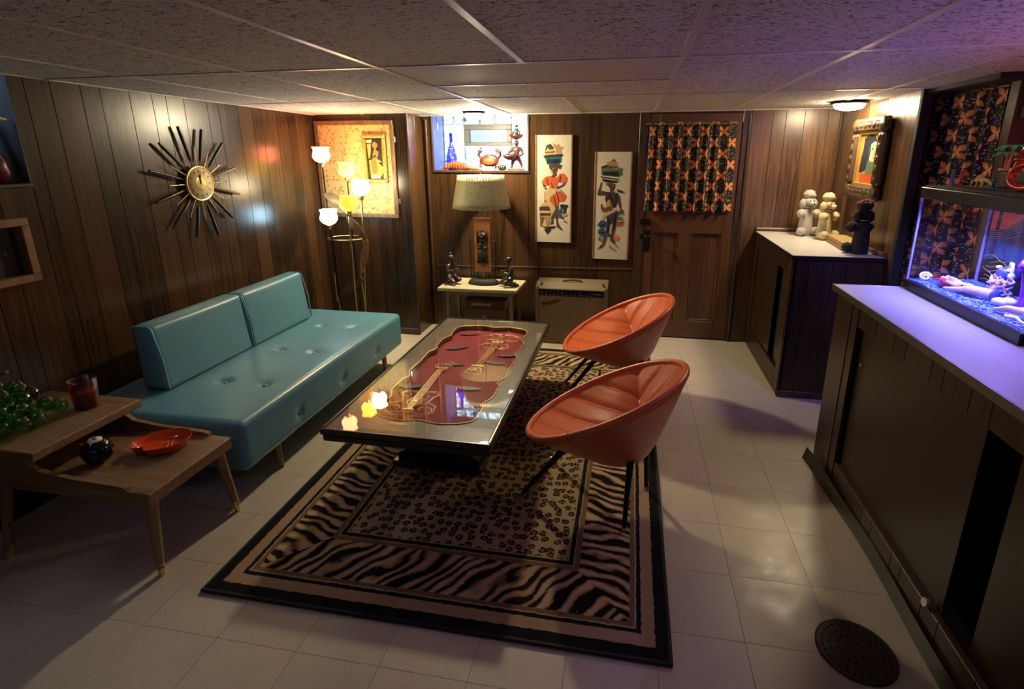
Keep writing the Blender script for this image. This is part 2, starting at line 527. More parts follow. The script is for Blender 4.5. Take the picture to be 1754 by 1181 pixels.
# rug: tiger border, leopard field
RX0, RX1, RY0, RY1 = -1.575, 0.205, 1.405, 4.18
m, nt, b = new_mat('rug')
tc = nd(nt, 'ShaderNodeTexCoord')
jit = nd(nt, 'ShaderNodeTexNoise', Vector=tc.outputs['Object'], Scale=45.0, Detail=2.0)
jv = nd(nt, 'ShaderNodeVectorMath', {'operation': 'SCALE'}, i0=nd(nt, 'ShaderNodeVectorMath', {'operation': 'SUBTRACT'}, i0=jit.outputs['Color'], i1=(.5, .5, .5)).outputs[0], Scale=.012)
P_ = nd(nt, 'ShaderNodeVectorMath', {'operation': 'ADD'}, i0=tc.outputs['Object'], i1=jv.outputs[0])
sp = nd(nt, 'ShaderNodeSeparateXYZ', i0=P_.outputs[0])
hx, hy = (RX1 - RX0) / 2, (RY1 - RY0) / 2
ex = ma(nt, 'SUBTRACT', hx, ma(nt, 'ABSOLUTE', sp.outputs[0])); ey = ma(nt, 'SUBTRACT', hy, ma(nt, 'ABSOLUTE', sp.outputs[1]))
dmin = ma(nt, 'MINIMUM', ex, ey)
side = ma(nt, 'LESS_THAN', ex, ey)           # 1 on the long sides
iside = ma(nt, 'SUBTRACT', 1.0, side)
def pick(a, c): return ma(nt, 'ADD', ma(nt, 'MULTIPLY', a, side), ma(nt, 'MULTIPLY', c, iside))
X_, Y_ = sp.outputs[0], sp.outputs[1]
across = pick(ma(nt, 'MULTIPLY_ADD', X_, .28, Y_), ma(nt, 'SUBTRACT', ma(nt, 'MULTIPLY', X_, .80), ma(nt, 'MULTIPLY', Y_, .60)))
along = pick(ma(nt, 'MULTIPLY_ADD', Y_, -.28, X_), ma(nt, 'ADD', ma(nt, 'MULTIPLY', X_, .60), ma(nt, 'MULTIPLY', Y_, .80)))
an = nd(nt, 'ShaderNodeCombineXYZ', X=ma(nt, 'MULTIPLY', across, 7.0), Y=ma(nt, 'MULTIPLY', along, 4.5), Z=ma(nt, 'MULTIPLY', side, 9.0))
wn = nd(nt, 'ShaderNodeTexNoise', Vector=an.outputs[0], Scale=1.0, Detail=1.0)
an2 = nd(nt, 'ShaderNodeCombineXYZ', X=ma(nt, 'MULTIPLY', across, 24.0), Y=ma(nt, 'MULTIPLY', along, 7.0), Z=3.0)
wn2 = nd(nt, 'ShaderNodeTexNoise', Vector=an2.outputs[0], Scale=1.0, Detail=1.5)
ph = ma(nt, 'ADD', ma(nt, 'MULTIPLY', across, 112.0), ma(nt, 'MULTIPLY', wn.outputs['Fac'], 17.0))
wv = ma(nt, 'SINE', ph)
wv2 = ma(nt, 'ADD', wv, ma(nt, 'MULTIPLY', ma(nt, 'SUBTRACT', wn2.outputs['Fac'], .5), 3.6))
stripe = ma(nt, 'GREATER_THAN', wv2, .36)
tanm = ramp(nt, ma(nt, 'MULTIPLY_ADD', wv2, -.4, .4), [(.25, (.105, .060, .022)), (.5, (.30, .185, .085)), (.8, (.46, .325, .19))])
tiger = mix(nt, stripe, tanm, (.008, .007, .006))
vo = nd(nt, 'ShaderNodeTexVoronoi', {'voronoi_dimensions': '2D'}, Vector=P_.outputs[0], Scale=22.0, Randomness=.68)
gap = nd(nt, 'ShaderNodeTexNoise', Vector=P_.outputs[0], Scale=75.0, Detail=0.0)
ring = ma(nt, 'MULTIPLY', ma(nt, 'MULTIPLY', ma(nt, 'GREATER_THAN', vo.outputs['Distance'], .17), ma(nt, 'LESS_THAN', vo.outputs['Distance'], .385)), ma(nt, 'GREATER_THAN', gap.outputs['Fac'], .44))
core = ma(nt, 'LESS_THAN', vo.outputs['Distance'], .30)
leo = mix(nt, core, (.36, .255, .14), (.15, .075, .03))
leo = mix(nt, ring, leo, (.010, .008, .007))
def zone(c, a, col): return mix(nt, ma(nt, 'GREATER_THAN', dmin, a), c, col)
cc = zone((.010, .010, .011), .052, (.36, .245, .15))
cc = zone(cc, .100, (.010, .009, .009)); cc = zone(cc, .117, (.40, .30, .19)); cc = zone(cc, .123, (.17, .105, .05))
cc = mix(nt, ma(nt, 'GREATER_THAN', dmin, .142), cc, tiger)
cc = zone(cc, .345, (.17, .11, .05)); cc = zone(cc, .367, (.34, .25, .15)); cc = zone(cc, .372, (.012, .010, .009)); cc = zone(cc, .392, (.34, .25, .15))
cc = mix(nt, ma(nt, 'GREATER_THAN', dmin, .399), cc, leo)
nt.links.new(cc, b.inputs['Base Color'])
b.inputs['Roughness'].default_value = .95
b.inputs['Specular IOR Level'].default_value = .1
fz = nd(nt, 'ShaderNodeTexNoise', Vector=tc.outputs['Object'], Scale=260.0, Detail=2.0)
bp = nd(nt, 'ShaderNodeBump', Strength=.6, Distance=.006, Height=fz.outputs['Fac'])
nt.links.new(bp.outputs[0], b.inputs['Normal'])

# wallpaper: cream with small brown rings
m, nt, b = new_mat('wallpaper')
tc = nd(nt, 'ShaderNodeTexCoord')
vo = nd(nt, 'ShaderNodeTexVoronoi', Vector=tc.outputs['Object'], Scale=42.0, Randomness=.6)
rg = ma(nt, 'MULTIPLY', ma(nt, 'GREATER_THAN', vo.outputs['Distance'], .22), ma(nt, 'LESS_THAN', vo.outputs['Distance'], .42))
nz = nd(nt, 'ShaderNodeTexNoise', Vector=tc.outputs['Object'], Scale=30.0, Detail=3.0)
c = mix(nt, ma(nt, 'MULTIPLY', rg, ma(nt, 'GREATER_THAN', nz.outputs['Fac'], .45)), (0.60, 0.49, 0.20), (0.28, 0.16, 0.04))
nt.links.new(c, b.inputs['Base Color']); b.inputs['Roughness'].default_value = .5

# fibreglass lamp shade
m, nt, b = new_mat('fibre_shade')
tc = nd(nt, 'ShaderNodeTexCoord')
n1 = nd(nt, 'ShaderNodeTexNoise', Vector=tc.outputs['Object'], Scale=9.0, Detail=2.5, Distortion=2.0)
ln = ramp(nt, ma(nt, 'ABSOLUTE', ma(nt, 'SUBTRACT', n1.outputs['Fac'], .5)), [(.0, (1, 1, 1)), (.016, (0, 0, 0))])
nt.links.new(mix(nt, ma(nt, 'MULTIPLY', ln, .85), (0.40, 0.40, 0.23), (0.10, 0.085, 0.035)), b.inputs['Base Color'])
b.inputs['Roughness'].default_value = .5
# ================================================================= THE SETTING
XL, YB, XR = -2.74, 4.69, 1.60
YC = 4.36                       # front of the boxed-out corner wall
XC = -1.885                     # its free edge
TOP = 2.03
# ---- floor: 12-inch tiles on a dark base, joints recessed
floor = struct('floor', bx(XL - .1, 2.0, -1.7, 5.1, -.08, -.004), 'groove')
T = .3048; FX, FY = -1.0606, 1.2397
shared = {}
def tile_mesh(w_, d_, bulge=0):
    k = (round(w_, 3), round(d_, 3), bulge)
    if k not in shared:
        mb = MB(); g = .0007
        if not bulge: mb.box(g, w_ - g, g, d_ - g, -.0040, 0, b=.0002)
        else:
            def fn(u, v):
                h = .0022 * math.sin(PI * u) ** 1 * math.sin(PI * v) * (1 + noise.noise(Vector((u * 3.4 + bulge * 5, v * 3.4, bulge))) * 1.3)
                return (g + u * (w_ - 2 * g), g + v * (d_ - 2 * g), max(h, 0) + .0002)
            mb.grid(fn, 12, 12)
            mb.box(g, w_ - g, g, d_ - g, -.0040, -.0006)
        me = mb.mesh('floor_tile'); me.materials.append(MATS['floor_tile']); shared[k] = me
    return shared[k]
for j in range(-5, 12):
    for i in range(-6, 10):
        x0, x1 = FX + i * T, FX + (i + 1) * T
        y0, y1 = FY + j * T, FY + (j + 1) * T
        x0, x1 = max(x0, XL), min(x1, 1.70); y0, y1 = max(y0, -.3), min(y1, YB + .02)
        if x1 - x0 < .02 or y1 - y0 < .02: continue
        b_ = {(5, 2): 1, (5, 3): 2, (6, 2): 3, (6, 3): 4, (5, 1): 5}.get((i, j), 0)
        o = bpy.data.objects.new('floor_tile', tile_mesh(x1 - x0, y1 - y0, b_)); COL.objects.link(o)
        o.parent = floor; o.location = (x0, y0, 0)

# ---- ceiling: suspended grid, 2x4 ft panels, hung a little out of level as in the room
def cz(x, y): return 1.99 - .011 * (y - 2.2) + .006 * (x + .4)
ceil_ = bx(XL - .1, 2.0, -1.7, 4.965, .03, .06)
ceiling = struct('ceiling', ceil_, 'dark_wall')
ceiling.location = (0, 0, cz(0, 0)); ceiling.rotation_euler = (-.011, -.006, 0)
CXS = [XL - .02, -2.28, -1.67, -1.06, -.45, .163, .771, 1.38, 1.80]
CYS = [-1.55, -.25, .97, 2.19, 3.41, 4.63, 4.72]
def cpart(name, mb, m):
    me = mb.mesh(name); o = bpy.data.objects.new(name, me); COL.objects.link(o)
    me.materials.append(MATS[m]); o.parent = ceiling; return o
for a in range(len(CXS) - 1):
    for c in range(len(CYS) - 1):
        x0, x1, y0, y1 = CXS[a], CXS[a + 1], CYS[c], CYS[c + 1]
        if c == 3 and a in (3, 4):
            if a == 4: continue
            g = .013
            cpart('light_diffuser', bx(-1.06 + g, .163 - g, 2.19 + g, 2.80 - g, .004, .010), 'diffuser')
            cpart('ceiling_tile', bx(-1.06 + g, .163 - g, 2.80 + g, 3.41 - g, .003, .016, b=.002), 'ceiling_tile')
            cpart('grid_bar', bx(-1.06, .163, 2.80 - .012, 2.80 + .012, 0, .006), 'grid_metal')
            continue
        g = .010
        cpart('ceiling_tile', bx(x0 + g, x1 - g, y0 + g, y1 - g, .003, .016, b=.002), 'ceiling_tile')
for x in CXS[1:-1]:
    if abs(x + .45) < .01:
        cpart('grid_bar', bx(x - .012, x + .012, -1.6, 2.19, 0, .006), 'grid_metal')
        cpart('grid_bar', bx(x - .012, x + .012, 3.41, 4.69, 0, .006), 'grid_metal')
    else:
        cpart('grid_bar', bx(x - .012, x + .012, -1.6, 4.69, 0, .006), 'grid_metal')
for y in CYS[1:-1]:
    cpart('grid_bar', bx(XL, 1.78, y - .012, y + .012, -.0005, .0055), 'grid_metal')
# wall angle strips
cpart('wall_angle', bx(XL, XL + .02, -1.6, YC, -.001, .004), 'grid_metal')
cpart('wall_angle', bx(XC, XR, YB - .02, YB, -.001, .004), 'grid_metal')

# ---- panelled walls: planks with open V-joints over a black backing
def planks(parent, axis, edges, face, z0f, z1f, m, thick=.007, gap=.0026):
    """axis 'y': plank row along y on a wall whose face is at x=face; 'x': along x, face at y=face.
       face is (backing, front)"""
    for a, c in zip(edges[:-1], edges[1:]):
        mid = (a + c) / 2
        for (z0, z1) in z0f(mid):
            mb = MB()
            if axis == 'y': mb.box(min(face), max(face), a + gap / 2, c - gap / 2, z0, z1, b=.0008)
            else: mb.box(a + gap / 2, c - gap / 2, min(face), max(face), z0, z1, b=.0008)
            o = mb.build('plank', m, parent)
def widths(a, b, seed):
    r = random.Random(seed); e = [a]
    pat = [.095, .165, .13, .20, .10, .15, .075, .18]
    k = seed % 8
    while e[-1] < b - .05:
        e.append(min(b, e[-1] + pat[k % 8])); k += 1
    e[-1] = b
    return e
NY0, NY1, NZ0 = .95, 2.035, 1.512            # niche opening in the left wall
wl = MB()
wl.box(XL - .08, XL - .007, -1.7, NY0, 0, TOP); wl.box(XL - .08, XL - .007, NY1, YC + .05, 0, TOP)
wl.box(XL - .08, XL - .007, NY0, NY1, 0, NZ0)
wall_left = struct('wall_left', wl, 'groove')
ge = widths(-1.7, 2.10, 3)[:-1] + [2.10, 2.215, 2.359, 2.46, 2.627, 2.769, 2.863, 2.993, 3.178, 3.272, 3.455, 3.596, 3.695, 3.864, 4.003, 4.105, 4.224, YC]
ge = [g for g in ge if not (NY1 - .05 < g < NY1 + .05)] + [NY1]
ge.sort()
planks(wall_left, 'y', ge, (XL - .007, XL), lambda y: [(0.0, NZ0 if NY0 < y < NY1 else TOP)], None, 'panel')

# boxed-out corner with its own panelling
wall_corner = struct('wall_corner', bx(XL - .05, XC - .008, YC + .007, YB + .1, 0, TOP), 'groove')
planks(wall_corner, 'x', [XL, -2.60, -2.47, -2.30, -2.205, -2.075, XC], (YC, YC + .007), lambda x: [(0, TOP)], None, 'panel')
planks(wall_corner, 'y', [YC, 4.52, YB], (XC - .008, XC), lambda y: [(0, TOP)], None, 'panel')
struct('baseboard_corner', bx(XL, XC, YC - .012, YC, 0, .062, b=.004), 'trim_wood')
cm = MB(); cm.tube([(XC, YC, 0), (XC, YC, TOP - .06)], .009, 8)
struct('trim_1', cm, 'trim_wood')

# back wall with the window well and the door
WX0, WX1, WZ0 = -1.785, -.918, 1.486
WY = 4.94
DX0, DX1 = .07, .885
wb = MB()
wb.box(XC - .01, WX0, YB + .007, WY + .06, 0, TOP); wb.box(WX1, DX0 - .02, YB + .007, WY + .06, 0, TOP)
wb.box(WX0, WX1, YB + .007, WY + .06, 0, WZ0 - .02)
wb.box(DX0 - .02, XR + .2, YB + .05, WY + .06, 0, TOP); wb.box(DX1 + .03, XR + .2, YB + .007, YB + .05, 0, TOP)
wall_back = struct('wall_back', wb, 'groove')
e1 = [XC, WX0, -1.66, -1.56, -1.405, -1.30, -1.13, -1.045, WX1, -.80, -.69, -.53, -.435, -.27, -.155, DX0 - .03]
planks(wall_back, 'x', e1, (YB, YB + .007), lambda x: [(0, WZ0 - .025 if WX0 < x < WX1 else TOP)], None, 'panel')
e2 = [DX1 + .045, 1.089, 1.188, 1.327, 1.499, XR]
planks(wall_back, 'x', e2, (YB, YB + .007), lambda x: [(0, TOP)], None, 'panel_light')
pm = MB(); pm.tube([(-1.845, YB - .012, 0), (-1.845, YB - .012, 1.93)], .011, 10); pm.box(-1.87, -1.82, YB - .025, YB, 1.925, 1.945)
struct('trim_2', pm, 'trim_wood')

# right wall: the panelled alcove side, then the darker run behind the bar
YE = 3.50
wall_right = struct('wall_right', bx(XR + .007, XR + .03, YE, WY + .06, 0, TOP), 'groove')
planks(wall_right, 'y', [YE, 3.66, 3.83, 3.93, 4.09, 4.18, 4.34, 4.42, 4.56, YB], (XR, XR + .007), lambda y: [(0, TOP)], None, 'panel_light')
tr = MB(); tr.box(XR - .012, XR + .042, YE - .035, YE, 0, TOP, b=.004)
struct('trim_3', tr, 'black_matt')
XB = 1.84
wall_bar = struct('wall_bar', bx(XB, XB + .08, -1.7, 5.0, 0, TOP), 'dark_wall')
hb = MB(); hb.box(XR + .01, XB, 2.86, YE - .035, cz(1.6, 3.2) - .022, TOP, b=.003)
struct('trim_4', hb, 'black_matt')
struct('wall_front', bx(XL - .1, 2.0, -1.78, -1.7, 0, TOP), 'panel')
# corner moulding and rail behind the small counter
mm = MB(); mm.box(XR - .016, XR, YB - .02, YB, 1.03, TOP, b=.004)
struct('trim_5', mm, 'trim_wood')

# ---- window_1: glass blocks, hopper vent, painted reveals, sill
win = MB()
win.box(WX0, WX0 + .004, YB, WY, WZ0, TOP)
window_1 = struct('window_1', win, 'blue_paint')
MBs = bx(WX1 - .004, WX1, YB, WY, WZ0, TOP); MBs.build('reveal', 'white_paint', window_1)
sl = MB(); sl.box(WX0, WX1, YB - .012, WY, WZ0 - .022, WZ0, b=.004); sl.build('sill', 'trim_wood', window_1)
st = MB(); st.box(WX0 - .018, WX0, YB - .010, YB + .002, WZ0 - .022, TOP, b=.003); st.box(WX1, WX1 + .018, YB - .010, YB + .002, WZ0 - .022, TOP, b=.003)
st.build('casing', 'trim_wood', window_1)
bx_e = [WX0 + .006, -1.575, -1.425, -1.275, -1.122, WX1 - .006]
bz_e = [WZ0 + .002, 1.690, 1.893, 2.03]
mo = MB()
for x in bx_e[1:-1]:
    if -1.58 < x < -1.11:
        for z0, z1 in ((bz_e[0], 1.69), (1.893, TOP)): mo.box(x - .004, x + .004, WY - .004, WY + .05, z0, z1)
    else: mo.box(x - .004, x + .004, WY - .004, WY + .05, bz_e[0], TOP)
for z in bz_e[1:3]: mo.box(WX0, WX1, WY - .004, WY + .05, z - .004, z + .004)
mo.build('mortar', 'mortar', window_1)
for a in range(5):
    for c in range(3):
        if c == 1 and a in (1, 2, 3): continue
        mb = MB(); x0, x1, z0, z1 = bx_e[a] + .005, bx_e[a + 1] - .005, bz_e[c] + .005, bz_e[c + 1] - .005
        mb.box(x0, x1, WY, WY + .012, z0, z1, b=.004)
        mb.build('glass_block', 'block_glass', window_1)
vx0, vx1, vz0, vz1 = -1.572, -1.112, 1.70, 1.89
vf = MB()
for (p, q, r_, s) in ((vx0, vx1, vz1 - .045, vz1), (vx0, vx1, vz0, vz0 + .035), (vx0, vx0 + .055, vz0 + .035, vz1 - .045), (vx1 - .05, vx1, vz0 + .035, vz1 - .045)):
    vf.box(p, q, WY - .02, WY + .03, r_, s, b=.004)
vf.box(vx0 + .17, vx1 - .17, WY - .028, WY - .018, vz1 - .022, vz1 - .012, b=.003)
vfo = vf.build('vent_frame', 'white_frame', window_1)
bx(vx0 + .05, vx1 - .045, WY, WY + .006, vz0 + .03, vz1 - .04).build('pane', 'pane_glass', vfo)
ht = MB(); ht.tube([(WX0 + .005, 4.80, 1.97), (WX0 + .012, 4.79, 1.90)], .003, 6); ht.box(WX0 + .002, WX0 + .012, 4.78, 4.80, 1.845, 1.90, b=.003)
ht.build('latch_pull', 'steel', window_1)

# ---- window_2: the dark niche high on the left wall
n_ = MB()
n_.box(XL - .22, XL - .21, NY0 - .02, NY1 + .02, NZ0 - .02, TOP)
window_2 = struct('window_2', n_, mat('night_blue', (0.012, 0.024, 0.055), .25))
nb = MB(); nb.box(XL - .21, XL, NY1 - .006, NY1, NZ0, TOP); nb.box(XL - .21, XL, NY0, NY0 + .006, NZ0, TOP); nb.build('reveal', mat('niche_grey', (.05, .055, .07), .5), window_2)
nb = MB(); nb.box(XL - .21, XL + .008, NY0, NY1, NZ0 - .018, NZ0, b=.003); nb.build('sill', 'trim_wood', window_2)

# ---- door_1: four-panel door with its upper glass behind a curtain
dy0, dy1 = YB - .005, YB + .04
dl = MB()
dl.box(.115, .205, dy0, dy1, .012, 1.955, b=.003); 
door_1 = struct('door_1', dl, 'door_wood')
bx(.775, .86, dy0, dy1, .012, 1.955, b=.003).build('stile', 'door_wood', door_1)
bx(.205, .775, dy0, dy1, 1.855, 1.955, b=.003).build('rail', 'door_rail', door_1)
bx(.205, .775, dy0, dy1, .965, 1.16, b=.003).build('rail', 'door_rail', door_1)
bx(.205, .775, dy0, dy1, .012, .175, b=.003).build('rail', 'door_rail', door_1)
bx(.420, .535, dy0, dy1, .175, .965, b=.003).build('mullion', 'door_wood', door_1)
for x0, x1 in ((.205, .420), (.535, .775)):
    p = MB(); p.box(x0, x1, dy1 - .022, dy1 - .008, .175, .965); p.build('panel', 'door_wood', door_1)
    p = MB()
    for (a, b_, c, d) in ((x0, x1, .175, .19), (x0, x1, .95, .965), (x0, x0 + .013, .175, .965), (x1 - .013, x1, .175, .965)):
        p.box(a, b_, dy0 + .008, dy1 - .01, c, d, b=.005)
    p.build('panel_moulding', 'door_wood', door_1)
bx(.205, .775, dy0 + .02, dy1 - .01, 1.16, 1.855).build('pane', 'dark_wall', door_1)
lk = MB(); lk.box(.085, .175, dy0 - .022, dy0, 1.035, 1.085, b=.005); lk.tube([(.150, dy0 - .022, 1.06), (.150, dy0 - .034, 1.06)], .014, 10)
lk.tube([(.115, dy0 - .022, 1.06), (.115, dy0 - .030, 1.06)], .010, 10)
lk.build('rim_lock', 'black_metal', door_1)
pl = MB(); pl.box(.128, .178, dy0 - .006, dy0, .80, .985, b=.003)
plo = pl.build('lock_plate', 'black_metal', door_1)
kn = MB(); kn.tube([(.152, dy0 - .005, .93), (.152, dy0 - .03, .93)], .009, 8); kn.ball((.152, dy0 - .045, .93), (.026, .02, .026)); kn.build('knob', 'black_metal', plo)
kb = MB(); kb.box(.09, .115, dy0 - .012, dy0, .905, .955, b=.003); kb.build('strike', 'black_metal', door_1)
cs = MB(); cs.box(.04, .115, YB - .012, YB + .02, 0, 1.975, b=.005)
struct('trim_6', cs, 'trim_wood')
cs = MB(); cs.box(.86, .935, YB - .014, YB + .02, 0, 1.975, b=.006); cs.tube([(.915, YB - .016, 0), (.915, YB - .016, 1.95)], .010, 8)
struct('trim_7', cs, 'trim_wood')
cs = MB(); cs.box(.115, .86, YB - .010, YB + .02, 1.958, TOP, b=.004)
struct('trim_8', cs, 'trim_wood')

# ---- rug
o = bx(RX0, RX1, RY0, RY1, .0012, .013, b=.004).build('rug', 'rug')
origin(o, ((RX0 + RX1) / 2, (RY0 + RY1) / 2, 0))
tag(o, 'tiger-striped rug with leopard centre and black border under the coffee table', 'rug')
bd = MB()
for (a, b_, c, d) in ((RX0 - .004, RX1 + .004, RY0 - .004, RY0 + .012), (RX0 - .004, RX1 + .004, RY1 - .012, RY1 + .004), (RX0 - .004, RX0 + .012, RY0, RY1), (RX1 - .012, RX1 + .004, RY0, RY1)):
    bd.box(a, b_, c, d, .0005, .014, b=.004)
bd.build('binding', 'black_matt', o)

# ---- floor drain
dr = MB(); dr.lathe([(0.0, .0005), (.125, .0005), (.125, .006), (.118, .0075), (0, .0075)], (0, 0, 0), 40)
o = dr.build('floor_drain', mat('drain_iron', (.060, .047, .038), .55, metal=.4, var=.3, vscale=30))
o.location = (.828, 1.575, 0); OFF[o.name] = Vector(o.location)
tag(o, 'round dark iron drain cover with small holes set in the floor', 'drain')
dh = MB()
for k, n_h in ((.03, 8), (.055, 14), (.08, 22), (.103, 30)):
    for i in range(n_h):
        q = 2 * PI * i / n_h + k * 40
        dh.cyl((k * math.cos(q), k * math.sin(q), .007), (k * math.cos(q), k * math.sin(q), .0079), .0052, n=6, smooth=False)
ho = dh.build('hole_pattern', 'groove', o, world=False); ho['kind'] = 'stuff'
# ================================================================= SOFA
sx0, sx1, sy0, sy1, sz0, sz1 = -2.70, -1.755, 1.925, 3.715, .155, .42
so = thing('sofa', 'turquoise vinyl armless sofa with tufted buttons along the panelled wall', 'sofa', ((sx0 + sx1) / 2, (sy0 + sy1) / 2, 0))
TB = [(-2.18, 2.34), (-1.94, 2.35), (-2.18, 2.83), (-1.95, 2.835), (-2.20, 3.315), (-1.965, 3.32)]
FB = [(2.37, .245), (2.83, .248), (3.29, .25)]
def sofa_disp(p, n):
    p = Vector(p)
    if p.z > .40:
        for bxx, byy in TB:
            d = math.hypot(p.x - bxx, p.y - byy)
            p.z -= .017 * math.exp(-(d / .030) ** 2) + .006 * math.exp(-(d / .10) ** 2)
        p.z += .008 * math.sin(PI * (p.x - sx0) / (sx1 - sx0)) * math.sin(PI * (p.y - sy0) / (sy1 - sy0))
    if p.x > sx1 - .03:
        for byy, bz in FB:
            d = math.hypot(p.y - byy, p.z - bz)
            p.x -= .014 * math.exp(-(d / .028) ** 2) + .004 * math.exp(-(d / .09) ** 2)
    return p
roundbox(sx0, sx1, sy0, sy1, sz0, sz1, .035, .0155, sofa_disp).build('seat', 'teal_vinyl', so)
for x, y in TB:
    MB().ball((x, y, sz1 - .014), (.013, .013, .006), 12, 6).build('button', 'teal_vinyl', so)
for y, z in FB:
    MB().ball((sx1 - .015, y, z), (.006, .013, .013), 12, 6).build('button', 'teal_vinyl', so)
def cushion(y0, y1):
    def dsp(p, n):
        p = Vector(p); t = (p.z - .425) / .355
        if p.x > -2.43: p.x += .042 * (1 - t) - .012
        puff = .012 * math.sin(PI * min(max(t, 0), 1)) * math.sin(PI * min(max((p.y - y0) / (y1 - y0), 0), 1))
        if p.x > -2.44: p.x += puff
        return p
    return roundbox(-2.525, -2.395, y0, y1, .425, .782, .022, .018, dsp)
YS = 2.825
for y0, y1, e in ((2.165, YS - .003, 2.165), (YS + .003, 3.46, 3.46)):
    c = cushion(y0, y1).build('back_cushion', 'teal_vinyl', so)
    for yy in (y0 + .004, y1 - .004):
        pp = MB()
        pp.tube([(-2.525, yy, .772), (-2.50, yy, .780), (-2.425, yy, .778), (-2.407, yy, .765), (-2.372, yy, .60), (-2.362, yy, .44)], .0045, 6)
        pp.build('piping', 'teal_piping' if yy < 2.3 else 'teal_vinyl', c)
for x, y in ((-1.80, 2.215), (-1.80, 3.48), (-2.62, 2.215), (-2.62, 3.48)):
    MB().tube([(x - .012, y, .16), (x, y, 0.0)], [.021, .0115], 12).build('leg', 'leg_wood', so)

# ================================================================= STEP END TABLE
et = thing('end_table', 'light wooden two-tier step table beside the turquoise sofa', 'table', (-2.22, 1.63, 0))
ex0, ex1, ey0, ey1 = -2.71, -1.745, 1.425, 1.855
bx(ex0, ex1, ey0, ey1, .345, .40, b=.005).build('lower_top', 'table_wood', et)
bx(ex0, -2.20, ey0 - .03, ey1 + .01, .505, .545, b=.005).build('upper_shelf', 'table_wood', et)
for y0, y1 in ((ey0, ey0 + .02), (ey1 - .02, ey1)):
    rl = MB(); yy = (y0 + y1) / 2
    rl.M = wallM((0, y1, 0), (1, 0, 0), (0, 0, 1), (0, -1, 0))
    rl.prism([(ex0, .40), (ex1 + .10 * -1, .40), (ex1 - .10, .414), (ex1 - .13, .421), (-2.10, .428), (-2.24, .445), (-2.32, .50), (ex0, .505)], 0, .02)
    rl.build('side_rail', 'table_wood', et)
bx(ex0 + .01, ex0 + .03, ey0 + .02, ey1 - .02, .40, .505).build('back_rail', 'table_wood', et)
for (x, y, dx, dy) in ((-1.80, 1.475, .0, -.02), (-1.80, 1.82, .02, .035), (-2.495, 1.475, -.015, -.05), (-2.64, 1.80, 0, .03)):
    lg = MB().tube([(x, y, .35), (x + dx, y + dy, .035)], [.026, .0145], 14).build('leg', 'leg_wood', et)
    MB().tube([(x + dx * .93, y + dy * .93, .055), (x + dx * 1.04, y + dy * 1.04, 0)], [.0155, .012], 14).build('ferrule', 'brass', lg)

# black ball with a white disc
eb = thing('novelty_ball', 'glossy black ball with a white numbered disc on the step table', 'ball', (-2.135, 1.578, .40))
MB().ball((0, 0, .054), (.056, .056, .054), 24, 16).build('ball', mat('gloss_black', (.004, .004, .005), .08), eb, world=False)
d_ = MB(); d_.lathe([(0, .1088), (.024, .1078), (.0255, .1035), (.025, .099)], (0, 0, 0), 24)
do = d_.build('disc', mat('bone_white', (.62, .60, .50), .35), eb, world=False)
me = text_mesh('8', .034, .0006); me.transform(xf((0, 0, .1092), 1.2)); me.materials.clear(); link('numeral', me, 'black', do, world=False)

# orange ashtray dish: asymmetric palette with a notch
dt = thing('ashtray_dish', 'glossy orange-red palette-shaped ashtray on the step table', 'ashtray', (-1.975, 1.70, .40), .9)
def dish(u, v):
    q = 2 * PI * u
    R_ = .092 * (1 + .22 * math.cos(q - .4) + .10 * math.cos(2 * q + .6)) * (1 - .38 * math.exp(-((q - 3.5) / .30) ** 2))
    prof = [(0, .010), (.55, .010), (.80, .015), (1.0, .040), (1.02, .043), (1.02, .037), (.85, .008), (.6, .001), (0, .001)]
    k = v * (len(prof) - 1); i = min(int(k), len(prof) - 2); t = k - i
    r = prof[i][0] * (1 - t) + prof[i + 1][0] * t; z = prof[i][1] * (1 - t) + prof[i + 1][1] * t
    return (R_ * r * math.cos(q) * 1.08, R_ * r * math.sin(q), z)
MB().grid(dish, 56, 32, wrap=True).build('dish', mat('orange_glaze', (.62, .055, .012), .12, coat=.6), dt, world=False)
rt = MB()
for a in (.5, 1.0): rt.tube([(.01 + .03 * a, -.035, .0125), (.03 + .03 * a, .03, .0135)], .003, 6)
rt.build('rest_ridge', 'orange_glaze', dt, world=False)

# amber tumbler
gl = thing('tumbler', 'amber glass tumbler standing on the upper shelf of the step table', 'glass', (-2.365, 1.755, .545))
MB().lathe([(0, .0), (.043, .0), (.046, .004), (.053, .135), (.050, .135), (.043, .014), (0, .012)], (0, 0, 0), 28).build('glass_wall', 'amber_glass', gl, world=False)
MB().lathe([(0, .0125), (.041, .013), (.0465, .078), (0, .078)], (0, 0, 0), 24).build('candle_wax', mat('amber_wax', (.22, .06, .015), .4), gl, world=False)

# glass grape cluster
gp = thing('glass_grapes', 'cluster of big green glass grapes on a twig on the step table', 'ornament', (-2.52, 1.56, .545))
rg = random.Random(5); gm = MB(); pts = []
tries = 0
while len(pts) < 42 and tries < 6000:
    tries += 1
    p = Vector((rg.uniform(-.13, .17), rg.uniform(-.13, .12), rg.uniform(.034, .20)))
    if p.z > .215 - 1.15 * math.hypot(p.x - .02, p.y) : continue
    if any((p - q).length < .053 for q in pts): continue
    pts.append(p)
for p in pts:
    MB().ball(p, .031, 16, 10).build('grape', 'green_glass', gp, world=False)
tw = MB(); tw.tube([(-.02, 0, .10), (-.03, .01, .19), (-.01, .015, .22), (.03, .02, .235)], .007, 7); tw.tube([(-.03, .01, .19), (-.07, .0, .215), (-.10, .0, .21)], .006, 7)
tw.build('twig', mat('twig', (.10, .07, .045), .7), gp, world=False)

